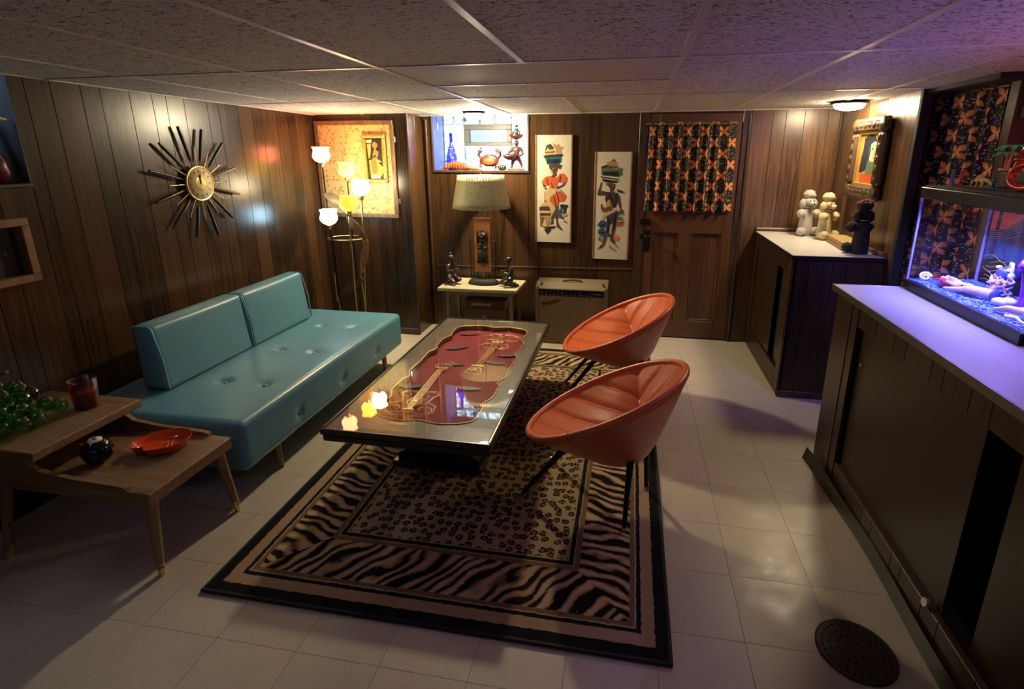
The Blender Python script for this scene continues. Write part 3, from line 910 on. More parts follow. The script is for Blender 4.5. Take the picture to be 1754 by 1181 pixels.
# ================================================================= COFFEE TABLE with inlaid guitars
cx0, cx1, cy0, cy1, ctz = -1.368, -.556, 1.955, 3.685, .42
ct = thing('coffee_table', 'glass-topped coffee table with red velvet guitar inlay on carved pedestal', 'table', ((cx0 + cx1) / 2, (cy0 + cy1) / 2, .013))
# outline of the opening
def opening():
    mx = (-1.215 - .675) / 2; my = (2.125 + 3.515) / 2
    def half_side(y):      # half width along the length: three bracket lobes
        t = abs(y - my) / .695
        steps = [(0.0, .282), (.22, .290), (.30, .262), (.34, .258), (.36, .278), (.58, .282), (.68, .250), (.72, .245), (.74, .262), (.90, .262), (.965, .245), (1.0, .20)]
        for (a, ra), (c, rc) in zip(steps[:-1], steps[1:]):
            if a <= t <= c: return ra + (rc - ra) * (t - a) / (c - a)
        return .20
    P = []
    ys = [my - .695 + 1.39 * i / 60 for i in range(61)]
    for y in ys: P.append((mx + half_side(y), y))
    for k in range(1, 16):
        x = mx + .20 - .40 * k / 16
        P.append((x, my + .695 + .020 * abs(math.sin(PI * 2 * k / 16 * 1.0)) ))
    for y in reversed(ys): P.append((mx - half_side(y), y))
    for k in range(1, 16):
        x = mx - .20 + .40 * k / 16
        P.append((x, my - .695 - .020 * abs(math.sin(PI * 2 * k / 16))))
    return P
OP = opening()
bm = bmesh.new()
ov = [bm.verts.new((x, y, ctz - .008)) for x, y in ((cx0 + .014, cy0 + .014), (cx1 - .014, cy0 + .014), (cx1 - .014, cy1 - .014), (cx0 + .014, cy1 - .014))]
iv = [bm.verts.new((x, y, ctz - .008)) for x, y in OP]
es = [bm.edges.new((ov[i], ov[(i + 1) % 4])) for i in range(4)] + [bm.edges.new((iv[i], iv[(i + 1) % len(iv)])) for i in range(len(iv))]
bmesh.ops.triangle_fill(bm, use_beauty=True, use_dissolve=False, edges=es)
lv = [bm.verts.new((x, y, ctz - .040)) for x, y in OP]
for i in range(len(iv)):
    j = (i + 1) % len(iv); bm.faces.new((iv[i], iv[j], lv[j], lv[i]))
# drop any faces filled inside the opening
inside = [f for f in bm.faces if all(v in iv for v in f.verts)]
def in_poly(x, y):
    c = False; n = len(OP)
    for i in range(n):
        x1, y1 = OP[i]; x2, y2 = OP[(i + 1) % n]
        if (y1 > y) != (y2 > y) and x < (x2 - x1) * (y - y1) / (y2 - y1) + x1: c = not c
    return c
kill = []
for f in bm.faces:
    if abs(f.normal.z) > .5 or f.calc_area() > 0:
        c = f.calc_center_median()
        if abs(c.z - (ctz - .008)) < 1e-5 and in_poly(c.x, c.y): kill.append(f)
bmesh.ops.delete(bm, geom=kill, context='FACES_ONLY')
bmesh.ops.recalc_face_normals(bm, faces=bm.faces)
for f in bm.faces:
    if abs(f.normal.z) > .9 and f.normal.z < 0: f.normal_flip()
me = bpy.data.meshes.new('top_board'); bm.to_mesh(me); bm.free()
link('top_board', me, 'weathered', ct)
fr = MB()
for (a, b_, c, d) in ((cx0, cx1, cy0, cy0 + .016), (cx0, cx1, cy1 - .016, cy1), (cx0, cx0 + .016, cy0 + .016, cy1 - .016), (cx1 - .016, cx1, cy0 + .016, cy1 - .016)):
    fr.box(a, b_, c, d, ctz - .032, ctz, b=.005)
for (a, b_, c, d) in ((cx0 + .006, cx1 - .006, cy0 + .006, cy0 + .03), (cx0 + .006, cx1 - .006, cy1 - .03, cy1 - .006), (cx0 + .006, cx0 + .03, cy0 + .03, cy1 - .03), (cx1 - .03, cx1 - .006, cy0 + .03, cy1 - .03)):
    fr.box(a, b_, c, d, ctz - .068, ctz - .030, b=.008)
fr.build('edge_moulding', 'black_wood', ct)
bx(cx0 + .02, cx1 - .02, cy0 + .02, cy1 - .02, ctz - .062, ctz - .042).build('underside', 'black_wood', ct)
bx(cx0 + .03, cx1 - .03, cy0 + .03, cy1 - .03, ctz - .041, ctz - .039).build('velvet_lining', 'velvet', ct)
MB().tube([(x, y, ctz - .0065) for x, y in OP], .0035, 6, closed=True).build('inlay_rim', 'gold', ct)
bx(cx0 + .016, cx1 - .016, cy0 + .016, cy1 - .016, ctz - .006, ctz - .001).build('glass_top', 'clear_glass', ct)
# wire guitars
def guitar(cx, cy, sgn, ang):
    g = MB(); zz = ctz - .030
    M = Matrix.Translation((cx, cy, zz)) @ Matrix.Rotation(ang, 4, 'Z')
    g.M = M
    s = sgn
    def loop(fn, n=60, r=.0019, closed=True): g.tube([(*fn(2 * PI * i / n), .004) for i in range(n)], r, 5, closed=closed)
    def spiral(x0, y0, r0, turns, d, ph, sq=1.0):
        P = []
        for i in range(46):
            t = i / 45; q = ph + d * turns * 2 * PI * t; r = r0 * (1 - .78 * t)
            P.append((x0 + r * math.cos(q) * 1.25, y0 + r * math.sin(q) * sq, .004))
        g.tube(P, .0019, 5)
    # lower bout and upper bout scrolls
    for d in (-1, 1):
        spiral(d * .075, s * -.085, .066, 1.35, d, PI / 2 if d > 0 else PI / 2, 1)
        spiral(d * .062, s * .075, .050, 1.25, -d, -PI / 2, 1)
        P = [(d * .010, s * -.150), (d * .070, s * -.152), (d * .135, s * -.11), (d * .125, s * -.04), (d * .070, s * -.005), (d * .085, s * .055), (d * .108, s * .085), (d * .085, s * .120), (d * .02, s * .115)]
        g.tube([(x, y, .003) for x, y in P], .0019, 5)
    for R_ in (.018, .030, .040): loop(lambda q: (R_ * math.cos(q), R_ * math.sin(q)), 28, .0015)
    for k in range(12):
        q = 2 * PI * k / 12
        g.tube([(.018 * math.cos(q), .018 * math.sin(q), .004), (.040 * math.cos(q), .040 * math.sin(q), .004)], .0012, 4)
    g.box(-.028, .028, s * -.098, s * -.088, .001, .008)
    for k in range(6):
        x = -.014 + .0056 * k
        g.tube([(x, s * -.093, .007), (x * .8, s * .43, .007)], .0010, 4)
    for x in (-.020, .020): g.tube([(x, s * .03, .004), (x * .85, s * .42, .004)], .0016, 5)
    for k in range(12): g.tube([(-.018, s * (.07 + .028 * k), .004), (.018, s * (.07 + .028 * k), .004)], .0009, 4)
    g.box(-.038, .038, s * .424, s * .434, .001, .009)
    for d in (-1, 1):
        spiral(d * .024, s * .475, .026, 1.3, d, -PI / 2 * s, 1)
        g.tube([(d * .018, s * .434, .004), (d * .034, s * .47, .004), (d * .05, s * .53, .004), (d * .01, s * .545, .004)], .0017, 5)
    g.M = M; g.ball((0, 0, .004), (.013, .013, .004), 10, 6)
    return g
guitar(-.855, 3.275, -1, -.04).build('wire_guitar', 'gold_wire', ct)
guitar(-1.065, 2.345, 1, .03).build('wire_guitar', 'gold_wire', ct)
for x, y, a in ((-1.10, 3.41, .2), (-1.10, 3.13, .5), (-1.045, 2.86, .1), (-.80, 2.93, -.2), (-1.155, 2.52, .2), (-.84, 2.55, 0.0), (-.76, 2.30, .4), (-.73, 3.06, .3)):
    lf = MB(); lf.M = xf((x, y, ctz - .034), a)
    lf.prism([(-.075, 0), (-.045, .016), (-.02, .022), (0, .015), (.02, .022), (.045, .015), (.08, 0), (.045, -.012), (0, -.022), (-.04, -.012)], 0, .004)
    lf.build('leaf_motif', 'lip_grey', ct)
# carved pedestal
pcx, pcy = -.955, 2.82
pd = MB()
bx(pcx - .25, pcx + .25, 2.30, 3.34, .0146, .05, b=.012).build('plinth', 'black_wood', ct)
for yy in (2.36, 3.20):
    q = MB(); q.M = wallM((pcx, yy + .06, 0), (1, 0, 0), (0, 0, 1), (0, -1, 0))
    prof = [(.225, .05), (.23, .075), (.195, .095), (.175, .12), (.182, .150), (.225, .175), (.27, .215), (.285, .27), (.285, .355)]
    q.prism(prof + [(-x, z) for x, z in reversed(prof)], 0, .08)
    so_ = q.build('carved_support', 'black_wood', ct)
    cv = MB()
    for sx_ in (-1, 1):
        P = [(pcx + sx_ * (.13 - .06 * (i / 24) * math.cos(3.6 * PI * i / 24)), yy - .024, .115 + .045 * (1 - i / 24) * math.sin(3.6 * PI * i / 24)) for i in range(25)]
        cv.tube(P, .010, 6)
        cv.ball((pcx + sx_ * .18, yy - .02, .215), (.05, .012, .05), 12, 8)
    cv.ball((pcx, yy - .02, .20), (.055, .016, .085), 12, 8)
    cv.build('carving', 'black_wood', so_)
bx(pcx - .05, pcx + .05, 2.40, 3.22, .09, .20, b=.01).build('stretcher', 'black_wood', ct)
bx(pcx - .285, pcx + .285, 2.28, 3.36, .335, .358, b=.01).build('apron', 'black_wood', ct)

# ================================================================= HOOP CHAIRS
def hoop_chair(label, c, az, grp):
    t = math.radians(26.5)
    root = thing('hoop_chair', label, 'chair', (c[0], c[1], .013), group=grp)
    u = Vector((math.cos(t) * math.cos(az), math.cos(t) * math.sin(az), -math.sin(t)))
    n = Vector((math.sin(t) * math.cos(az), math.sin(t) * math.sin(az), math.cos(t)))
    v = n.cross(u)
    M = Matrix((u, v, n)).transposed().to_4x4(); M.translation = Vector(c)
    R_ = .385
    sh = MB(); sh.M = M
    prof = [(.392, -.004), (.386, -.022), (.350, -.058), (.25, -.160), (.150, -.258), (.100, -.296), (.05, -.310), (0, -.312)]
    pf = []
    for (r0, z0), (r1, z1) in zip(prof[:-1], prof[1:]):
        for k in range(4): pf.append((r0 + (r1 - r0) * k / 4, z0 + (z1 - z0) * k / 4))
    pf.append(prof[-1])
    sh.lathe(pf, (0, 0, 0), 56, caps=False)
    sh.build('shell', 'orange_vinyl', root)
    u0 = -.035
    LN = [(k - .5) * .112 for k in range(-2, 4)]
    def inner(uu, vv):
        q = 2 * PI * uu; r = (1 - vv) ** .9 * (R_ - .006)
        x, y = r * math.cos(q), r * math.sin(q)
        k = r / R_
        d = .165 * (1 - k ** 1.75)
        cr = math.exp(-abs(x - u0) / .018); cw = math.exp(-((x - u0) / .08) ** 2)
        d += (.026 * cr + .030 * cw) * min(1, (1 - k) * 2.2)
        s_ = y / (.112 * (1 + .55 * abs(x - u0) / R_) * .9) + .5
        d += .015 * (1 - abs(math.sin(PI * s_))) ** 2.2 * min(1, (1 - k) * 7)
        return (x, y, .006 - d)
    cu = MB(); cu.M = M
    cu.grid(inner, 200, 80, wrap=True)
    cuo = cu.build('padded_seat', 'orange_vinyl', root)
    stt = MB(); stt.M = M
    for y0 in LN:
        for sd in (-1, 1):
            P = []
            for k in range(30):
                x = u0 + sd * (.02 + (R_ * .97 - .02) * k / 29)
                y = y0 * (1 + .55 * abs(x - u0) / R_) * .9
                r = math.hypot(x, y)
                if r > R_ * .965: break
                kk = r / R_
                ys = y + .013; sv = ys / (.112 * (1 + .55 * abs(x - u0) / R_) * .9) + .5
                kk = math.hypot(x, ys) / R_
                d = .165 * (1 - kk ** 1.75) + (.026 * math.exp(-abs(x - u0) / .018) + .030 * math.exp(-((x - u0) / .08) ** 2)) * min(1, (1 - kk) * 2.2) + .015 * (1 - abs(math.sin(PI * sv))) ** 2.2 * min(1, (1 - kk) * 7)
                P.append((x, ys, .006 - d + .0008))
            for k in range(0, len(P) - 1):
                a, b_ = Vector(P[k]), Vector(P[k + 1])
                stt.tube([a, a.lerp(b_, .6)], .0014, 4)
    stt.build('stitching', 'orange_thread', cuo)
    rm = MB(); rm.M = M
    rm.tube([(.388 * math.cos(2 * PI * k / 72), .388 * math.sin(2 * PI * k / 72), .002) for k in range(72)], .0155, 10, closed=True)
    rmo = rm.build('rolled_rim', 'orange_vinyl', root)
    sm = MB(); sm.M = M
    for q in (-1.55, 1.55, .9, -.9):
        p = Vector((.388 * math.cos(q), .388 * math.sin(q), .002)); rd = Vector((math.cos(q), math.sin(q), 0))
        sm.tube([p + (rd * math.cos(a) + Vector((0, 0, 1)) * math.sin(a)) * .0158 for a in [(-1.6 + .32 * i) for i in range(11)]], .0016, 4)
    sm.build('rim_seam', mat('seam_dark', (.22, .035, .012), .6) if 'seam_dark' not in MATS else 'seam_dark', rmo)
    f2 = Vector((math.cos(az), math.sin(az), 0)); l2 = Vector((-math.sin(az), math.cos(az), 0))
    base = Vector((c[0], c[1], 0)) - f2 * -.02
    for a, s_, top in ((.34, .17, .33), (.34, -.17, .33), (-.19, .17, .30), (-.19, -.17, .30)):
        foot = base + f2 * a + l2 * s_
        head = Vector(c) + f2 * (a * .58 - .06) + l2 * (s_ * .72)
        # height of the shell's underside above that point
        best = .30
        loc = M.inverted() @ Vector((head.x, head.y, .30))
        for zt in [x * .005 + .18 for x in range(60)]:
            lp = M.inverted() @ Vector((head.x, head.y, zt))
            r = math.hypot(lp.x, lp.y)
            zs = None
            for (r0, z0), (r1, z1) in zip(prof[:-1], prof[1:]):
                if r1 <= r <= r0: zs = z0 + (z1 - z0) * (r0 - r) / (r0 - r1 + 1e-9)
            if zs is not None and lp.z >= zs: best = zt; break
        head.z = best + .004
        foot.z = .0205
        lg = MB().tube([head, foot], [.0165, .0095], 12).build('leg', 'black_metal', root)
        MB().tube([foot + Vector((0, 0, .016)) , foot - Vector((0, 0, .003))], [.0108, .0125], 12).build('foot_cap', 'steel', lg)
    return root
hoop_chair('orange vinyl hoop chair with channelled padding, standing in front of the amplifier', (-.052, 3.355, .555), math.radians(180), 'pair of orange hoop chairs')
hoop_chair('orange vinyl hoop chair with its feet across the tiger border of the rug', (-.074, 2.235, .552), math.radians(162), 'pair of orange hoop chairs')

# ================================================================= SIDE TABLE, STORED BOXES, AMPLIFIER
stt_ = thing('side_table', 'pale-topped side table with splayed legs under the glass-block window', 'table', (-1.285, 4.43, 0))
tp = MB(); tp.prism([(-1.635, 4.215), (-.935, 4.235), (-.925, 4.625), (-1.64, 4.625)], .475, .50); tp.build('table_top', 'cream_top', stt_)
ap = MB(); ap.box(-1.57, -.99, 4.27, 4.29, .43, .475); ap.box(-1.57, -.99, 4.57, 4.59, .43, .475); ap.box(-1.57, -1.55, 4.27, 4.59, .43, .475); ap.box(-1.01, -.99, 4.27, 4.59, .43, .475)
ap.build('apron', mat('olive_wood', (.17, .14, .075), .5), stt_)
for x, y, dx in ((-1.555, 4.28, -.015), (-1.005, 4.28, .03), (-1.555, 4.58, -.015), (-1.005, 4.58, .03)):
    MB().tube([(x, y, .475), (x + dx, y + .003, 0)], [.021, .012], 10).build('leg', 'olive_wood', stt_)
sb = thing('storage_box', 'brown cardboard box with a round emblem on the floor under the side table', 'box', (-1.25, 4.45, 0))
bx(-1.44, -1.06, 4.33, 4.58, 0.0, .295, b=.004).build('carton', mat('brown_card', (.105, .055, .025), .6, var=.12), sb)
lettering('emblem', 'Ei', .05, on_back(-1.245, 4.3285, .215), mat('card_print', (.50, .40, .26), .6), sb)
bk = thing('large_book', 'thick dark book lettered GRACELAND lying on the brown box', 'book', (-1.24, 4.45, .295))
bx(-1.425, -1.05, 4.325, 4.575, .295, .30, b=.001).build('back_cover', mat('book_cover', (.05, .024, .014), .4, var=.3, vscale=20), bk)
bx(-1.42, -1.055, 4.335, 4.57, .30, .372, b=.001).build('pages', mat('book_pages', (.20, .13, .075), .7), bk)
bx(-1.425, -1.05, 4.325, 4.575, .372, .379, b=.001).build('front_cover', 'book_cover', bk)
bx(-1.425, -1.06, 4.325, 4.337, .298, .374).build('spine', 'book_cover', bk)
lettering('spine_lettering', 'GRACELAND', .032, on_back(-1.275, 4.3242, .335), mat('title_print', (.75, .68, .50), .5), bk)

am = thing('guitar_amplifier', 'tan tweed guitar amplifier with black control panel against the panelled wall', 'amplifier', (-.475, 4.46, 0))
ax0, ax1, ay0, ay1 = -.785, -.165, 4.345, 4.585
mat('tan_tolex', (.135, .100, .052), .6, var=.08, vscale=60, bump=.3, bscale=500)
m, nt, b = new_mat('grille_cloth')
tc = nd(nt, 'ShaderNodeTexCoord')
w1 = nd(nt, 'ShaderNodeTexWave', {'bands_direction': 'X'}, Vector=tc.outputs['Object'], Scale=50.0)
w2 = nd(nt, 'ShaderNodeTexWave', {'bands_direction': 'Z'}, Vector=tc.outputs['Object'], Scale=50.0)
nz = nd(nt, 'ShaderNodeTexNoise', Vector=tc.outputs['Object'], Scale=9.0)
g_ = ma(nt, 'ADD', ma(nt, 'MULTIPLY', w1.outputs['Fac'], w2.outputs['Fac']), ma(nt, 'MULTIPLY', nz.outputs['Fac'], .4))
nt.links.new(ramp(nt, g_, [(.1, (.13, .09, .04)), (.9, (.36, .27, .13))]), b.inputs['Base Color'])
b.inputs['Roughness'].default_value = .8
cab = MB()
cab.box(ax0, ax0 + .028, ay0, ay1, .03, .525, b=.008); cab.box(ax1 - .028, ax1, ay0, ay1, .03, .525, b=.008)
cab.M = wallM((0, 0, 0), (0, 1, 0), (0, 0, 1), (1, 0, 0))
cab.prism([(ay0, .50), (ay0 + .004, .508), (ay0 + .07, .548), (ay1 - .008, .548), (ay1, .538), (ay1, .50)], ax0, ax1); cab.M = None
cab.box(ax0, ax1, ay0, ay1, .0, .035, b=.006); cab.box(ax0 + .02, ax1 - .02, ay0 + .03, ay1 - .005, .03, .51)
cab.build('cabinet', 'tan_tolex', am)
bx(ax0 + .028, ax1 - .028, ay0 + .006, ay0 + .03, .040, .438).build('grille', 'grille_cloth', am)
pn = MB(); pn.M = wallM((0, 0, 0), (0, 1, 0), (0, 0, 1), (1, 0, 0)); pn.prism([(ay0 + .008, .438), (ay0 + .03, .50), (ay0 + .04, .50), (ay0 + .04, .438)], ax0 + .028, ax1 - .028); pn.M = None
pno = pn.build('control_panel', 'black', am)
for k in range(13):
    x = ax0 + .055 + k * .036
    if k in (0, 1, 5): 
        MB().cyl((x, ay0 + .016, .469), (x, ay0 + .008, .472), .007, n=10).build('input_jack', 'steel', pno); continue
    kb = MB(); kb.cyl((x, ay0 + .018, .466), (x, ay0 + .000, .472), .0105, .0085, 12); kb.build('knob', 'black_metal', pno)
pr_ = MB()
for k in range(13):
    x = ax0 + .055 + k * .036
    pr_.box(x - .008, x + .008, ay0 + .0085, ay0 + .0105, .447, .450)
for x in (ax0 + .20, ax0 + .395): pr_.box(x - .001, x + .001, ay0 + .012, ay0 + .018, .447, .49)
pr_.build('panel_markings', mat('panel_print', (.62, .58, .48), .5), pno)
sq = MB()
sq.tube([(-.315 + .095 * i / 40, ay0 + .0125, .467 + .006 * math.sin(i * 1.25) + .0015 * math.sin(i * .4)) for i in range(41)], .0014, 4)
sq.build('model_script', 'panel_print', pno)
M_ = on_back(-.652, ay0 + .0045, .383) @ Matrix.Rotation(.33, 4, 'Z')
lettering('badge_script', 'Fender', .060, M_, mat('badge_dark', (.020, .017, .014), .5), am, depth=.002, shear=.3)
MB().tube([(-.56, ay0 + .10, .549), (-.54, ay0 + .10, .562), (-.475, ay0 + .10, .566), (-.41, ay0 + .10, .562), (-.39, ay0 + .10, .549)], .008, 8).build('handle', mat('handle_brown', (.035, .02, .012), .5), am)
for x in (ax0 + .04, ax1 - .04):
    bx(x - .012, x + .012, ay0 + .03, ay0 + .06, .545, .551, b=.002).build('corner_bracket', 'steel', am)

# ================================================================= SMALL COUNTER IN THE ALCOVE
def cabinet(name, label, x0, x1, y0, y1, zt, openings, seed):
    r = thing(name, label, 'counter', ((x0 + x1) / 2, (y0 + y1) / 2, 0))
    return r
kc = thing('corner_counter', 'dark panelled counter with white laminate top in the alcove beside the door', 'counter', (1.32, 4.13, 0))
kx, ky = 1.062, 3.585
bx(1.045, XR - .002, 3.57, YB - .03, .985, 1.005, b=.003).build('worktop', 'white_laminate', kc)
bx(1.042, XR - .002, 3.564, 3.571, .978, 1.004).build('edge_strip', 'black', kc)
bx(1.040, 1.046, 3.564, YB - .03, .978, 1.004).build('edge_strip', 'black', kc)
e = [kx, 1.16, 1.30, 1.38, 1.52, XR - .004]
for a, c in zip(e[:-1], e[1:]): bx(a + .001, c - .001, ky, ky + .012, .012, .982, b=.001).build('end_plank', 'bar_wood', kc)
bx(kx, XR - .004, ky + .012, ky + .03, .0, .985).build('end_board', 'groove', kc)
bx(kx - .004, XR - .004, ky - .008, ky, .0, .05, b=.003).build('end_kick', 'trim_wood', kc)
bx(kx, kx + .02, ky, 3.70, .0, .985, b=.002).build('front_stile', 'bar_wood', kc)
bx(kx, kx + .02, 4.60, YB - .004, .0, .985, b=.002).build('front_stile', 'bar_wood', kc)
bx(kx, kx + .02, 3.70, 4.60, .865, .985, b=.002).build('front_rail', 'bar_wood', kc)
bx(kx, kx + .02, 3.70, 4.60, .0, .165, b=.002).build('front_rail', 'bar_wood', kc)
bx(kx + .022, kx + .030, 3.70, 3.85, .165, .865).build('sliding_door', 'bar_wood', kc)
d2 = bx(kx + .012, kx + .020, 3.985, 4.60, .165, .865, b=.001).build('sliding_door', 'bar_wood', kc)
bx(kx + .05, kx + .06, 3.66, 4.62, .1, .9).build('dark_interior', 'groove', kc)
bx(kx + .03, XR - .01, ky + .03, YB - .01, .0, .06).build('floor_board', 'groove', kc)
for y, z in ((4.53, .72), (4.05, .21)):
    kn = MB(); kn.tube([(kx + .012, y, z), (kx + .004, y, z)], .008, 10); kn.build('finger_pull', 'brass', d2)
# rails round the back of the worktop
o = MB().tube([(1.05, 4.665, 1.0225), (1.565, 4.665, 1.0225)], .0165, 10).build('worktop_rail', 'panel_light'); origin(o, (1.3, 4.665, 1.006))
tag(o, 'round wooden rail on the alcove worktop against the back wall behind the poodles', 'rail', 'worktop rails')
o = MB().tube([(1.583, 4.665, 1.0215), (1.583, 3.58, 1.0215)], .0155, 10).build('worktop_rail', 'panel_light'); origin(o, (1.583, 4.1, 1.006))
tag(o, 'round wooden rail on the alcove worktop below the ornate portrait', 'rail', 'worktop rails')

# ================================================================= BAR
br = thing('bar_counter', 'long dark panelled bar with pale laminate top carrying the aquarium', 'bar', (1.4, 1.3, 0))
b0, b1, by0, by1 = 1.062, 1.80, -.6, 2.795
bx(1.036, b1, by0, by1 + .015, .985, 1.002, b=.003).build('bar_top', mat('bar_laminate', (.40, .40, .44), .3, var=.10, vscale=16), br)
bx(1.030, 1.037, by0, by1 + .02, .972, 1.003, b=.001).build('edge_strip', mat('alu_edge', (.22, .20, .19), .3, metal=.8), br)
bx(1.036, b1, by1 + .012, by1 + .019, .972, 1.003, b=.001).build('edge_strip', 'alu_edge', br)
bx(b0, b1, by1 - .03, by1, .0, .985).build('end_panel', 'bar_wood', br)
bx(b0 - .004, b0 + .016, 2.53, by1 + .002, .0, .982, b=.002).build('front_stile', 'bar_wood', br)
bx(b0 - .008, b0, 2.60, 2.615, .0, .982, b=.001).build('stile_bead', 'trim_wood', br)
ed = widths(by0, 2.53, 4)
for a, c in zip(ed[:-1], ed[1:]):
    bx(b0, b0 + .014, a + .0015, c - .0015, .868, .980, b=.001).build('top_plank', 'bar_wood', br)
    bx(b0, b0 + .014, a + .0015, c - .0015, .006, .150, b=.001).build('base_plank', 'bar_wood', br)
bx(b0 + .014, b0 + .03, by0, 2.53, .0, .15).build('base_board', 'groove', br)
bx(b0 + .014, b0 + .03, by0, 2.53, .868, .985).build('head_board', 'groove', br)
bx(b0 + .022, b0 + .030, 1.62, 2.53, .15, .868, b=.001).build('sliding_door', mat('hardboard', (.026, .015, .007), .38, var=.25, vscale=5), br)
d3 = bx(b0 + .044, b0 + .052, .35, 1.50, .15, .868, b=.001).build('sliding_door', 'hardboard', br)
bx(b0 + .20, b0 + .21, by0, 2.75, .0, .98).build('inner_back', 'groove', br)
MB().tube([(b0 + .022, 2.475, .70), (b0 + .016, 2.475, .70)], .008, 10).build('finger_pull', 'brass', br)
rr = MB(); rr.tube([(b0 - .001, 1.66, .162), (b0 - .012, 1.66, .165)], .015, 10); rr.build('track_stop', 'white_paint', br)
bx(b0 + .004, b0 + .022, .2, 2.53, .150, .156).build('door_track', mat('track_red', (.06, .022, .018), .5), br)
# loose vinyl kick strip curling off the base
kq = thing('kick_strip', 'loose black vinyl base strip curling off the foot of the bar', 'base strip', (1.05, 1.6, 0))
def strip(u, v):
    y = 2.80 - 2.6 * u
    x = 1.052 - .012 * math.sin(u * 16) * math.exp(-u * 2.0) - .030 * math.exp(-u * 22) - v * .0
    lean = .008 + .012 * (1 + math.sin(u * 9 + 1)) * .5 * math.exp(-u * 1.0)
    return (x - lean * (1 - v) * .9 , y, .003 + .068 * v * (1 + .10 * math.sin(u * 24) * math.exp(-u * 3)))
MB().grid(strip, 90, 4).build('strip_face', mat('vinyl_strip', (.030, .025, .021), .28), kq)
# ================================================================= CEILING FIXTURES (lit)
def dome(name, label, x, y, col, strength, r=.105):
    z = cz(x, y)
    o = thing(name, label, 'ceiling light', (x, y, z), group='frosted dome ceiling lights')
    MB().lathe([(r + .012, .0), (r + .016, -.012), (r, -.018), (r - .01, -.006), (r - .01, 0)], (0, 0, 0), 32).build('rim', 'black_metal', o, world=False)
    m = mat('glow_' + name + str(len(MATS)), (.9, .88, .82), .4, emit=col, estr=strength)
    MB().lathe([(r - .006, -.012), (r - .012, -.030), (r * .75, -.045), (r * .4, -.054), (0, -.058)], (0, 0, 0), 32).build('glass_dome', m, o, world=False)
    return o
dome('ceiling_light', 'lit frosted dome light on the ceiling above the poodles and counter', 1.44, 4.12, (1.0, .78, .50), E_ALCOVE)
dome('ceiling_light', 'lit frosted dome light on the ceiling above the fibreglass lampshade', -1.29, 4.33, (1.0, .82, .52), E_WINDOW, .076)
dome('ceiling_light', 'added unseen fill dome light on the ceiling over the open floor away from the window', -.30, -.75, (1.0, .76, .42), E_REAR)  # extra dome out of view, added to fill the near floor

# unseen lamps added on the bar to cast the violet and orange light
def added_bar_lamp(label, x, y, z, col, strength, r):
    o = thing('added_bar_lamp', label, 'lamp', (x, y, 1.002), group='added coloured globe lamps on the bar')
    MB().lathe([(.055, 0), (.055, .012), (.012, .02), (.009, z - 1.002 - r), (0, z - 1.002 - r)], (0, 0, 0), 20).build('stand', 'black_metal', o, world=False)
    MB().ball((0, 0, z - 1.002), r, 20, 12).build('bulb', mat('bulb' + str(len(MATS)), (.8, .8, .8), .4, emit=col, estr=strength), o, world=False)
added_bar_lamp('added unseen violet globe lamp on a black stand on the bar behind the aquarium', 1.50, 1.42, 1.84, (.34, .20, 1.0), E_PURPLE * 12, .05)
added_bar_lamp('added unseen orange globe lamp on a black stand against the bar wall', 1.72, 1.80, 1.72, (1.0, .28, .05), E_ORANGE * 9, .045)

# ================================================================= FLOOR LAMP WITH FIVE SHADES
fl = thing('floor_lamp', 'floor lamp with five coloured glass tulip shades and wooden leaf trim in the corner', 'floor lamp', (-2.36, 4.06, 0))
LX, LY = -2.36, 4.06
MB().lathe([(0, 0), (.15, 0), (.15, .012), (.04, .03), (0, .03)], (LX, LY, 0), 28).build('base', 'black_metal', fl)
shades = [  # x, y, z bottom, glass colour, strength
    (-2.495, 4.03, 1.565, (1.0, .24, .10), 11.0, (1.0, .62, .40), 34),
    (-2.335, 4.12, 1.445, (1.0, .66, .05), 3.6, (1.0, .85, .30), 14),
    (-2.185, 4.05, 1.305, (1.0, .82, .50), 24.0, (1.0, .88, .65), 60),
    (-2.255, 3.95, 1.185, (1.0, .42, .04), 1.0, (1.0, .65, .20), 8),
    (-2.425, 3.93, 1.075, (.45, .80, 1.0), 13.0, (.75, .92, 1.0), 34)]
for i, (x, y, z, c, st, ct_, bst) in enumerate(shades):
    ang = math.atan2(y - LY, x - LX)
    foot = (LX + .10 * math.cos(ang), LY + .10 * math.sin(ang), .012)
    MB().tube([foot, (LX + (x - LX) * .92, LY + (y - LY) * .92, .955), (x, y, z - .03)], .0062, 8).build('pole', 'brass' if i in (2, 3) else 'black_metal', fl)
    MB().lathe([(.007, -.045), (.022, -.012), (.026, 0), (0, 0)], (x, y, z), 16).build('socket', 'brass', fl)
    sm = MB()
    prof = [(.024, 0), (.050, .014), (.066, .038), (.067, .062), (.060, .088), (.058, .105), (.067, .122), (.064, .122), (.055, .104), (.056, .088), (.062, .060), (.060, .038), (.045, .018), (.022, .005)]
    sm.lathe(prof, (x, y, z), 28, fn=lambda q, zz: 1 + .035 * math.sin(9 * q + 30 * zz) + (.05 * math.sin(5 * q) if zz > .1 else 0))
    gm = mat('shade_glass_%d' % i, tuple(.8 * v for v in c), .25, var=.35, vscale=30, emit=c, estr=st * E_LAMP)
    sho = sm.build('shade', gm, fl)
    MB().ball((x, y, z + .075), (.026, .026, .034), 12, 8).build('bulb', mat('bulb_%d' % i, (.9, .9, .9), .4, emit=ct_, estr=bst * E_LAMP), sho)
rg_ = MB(); rg_.tube([(LX + .155 * math.cos(2 * PI * k / 40), LY + .13 * math.sin(2 * PI * k / 40), .945) for k in range(40)], .0048, 6, closed=True)
rg_.build('brass_ring', 'brass', fl)
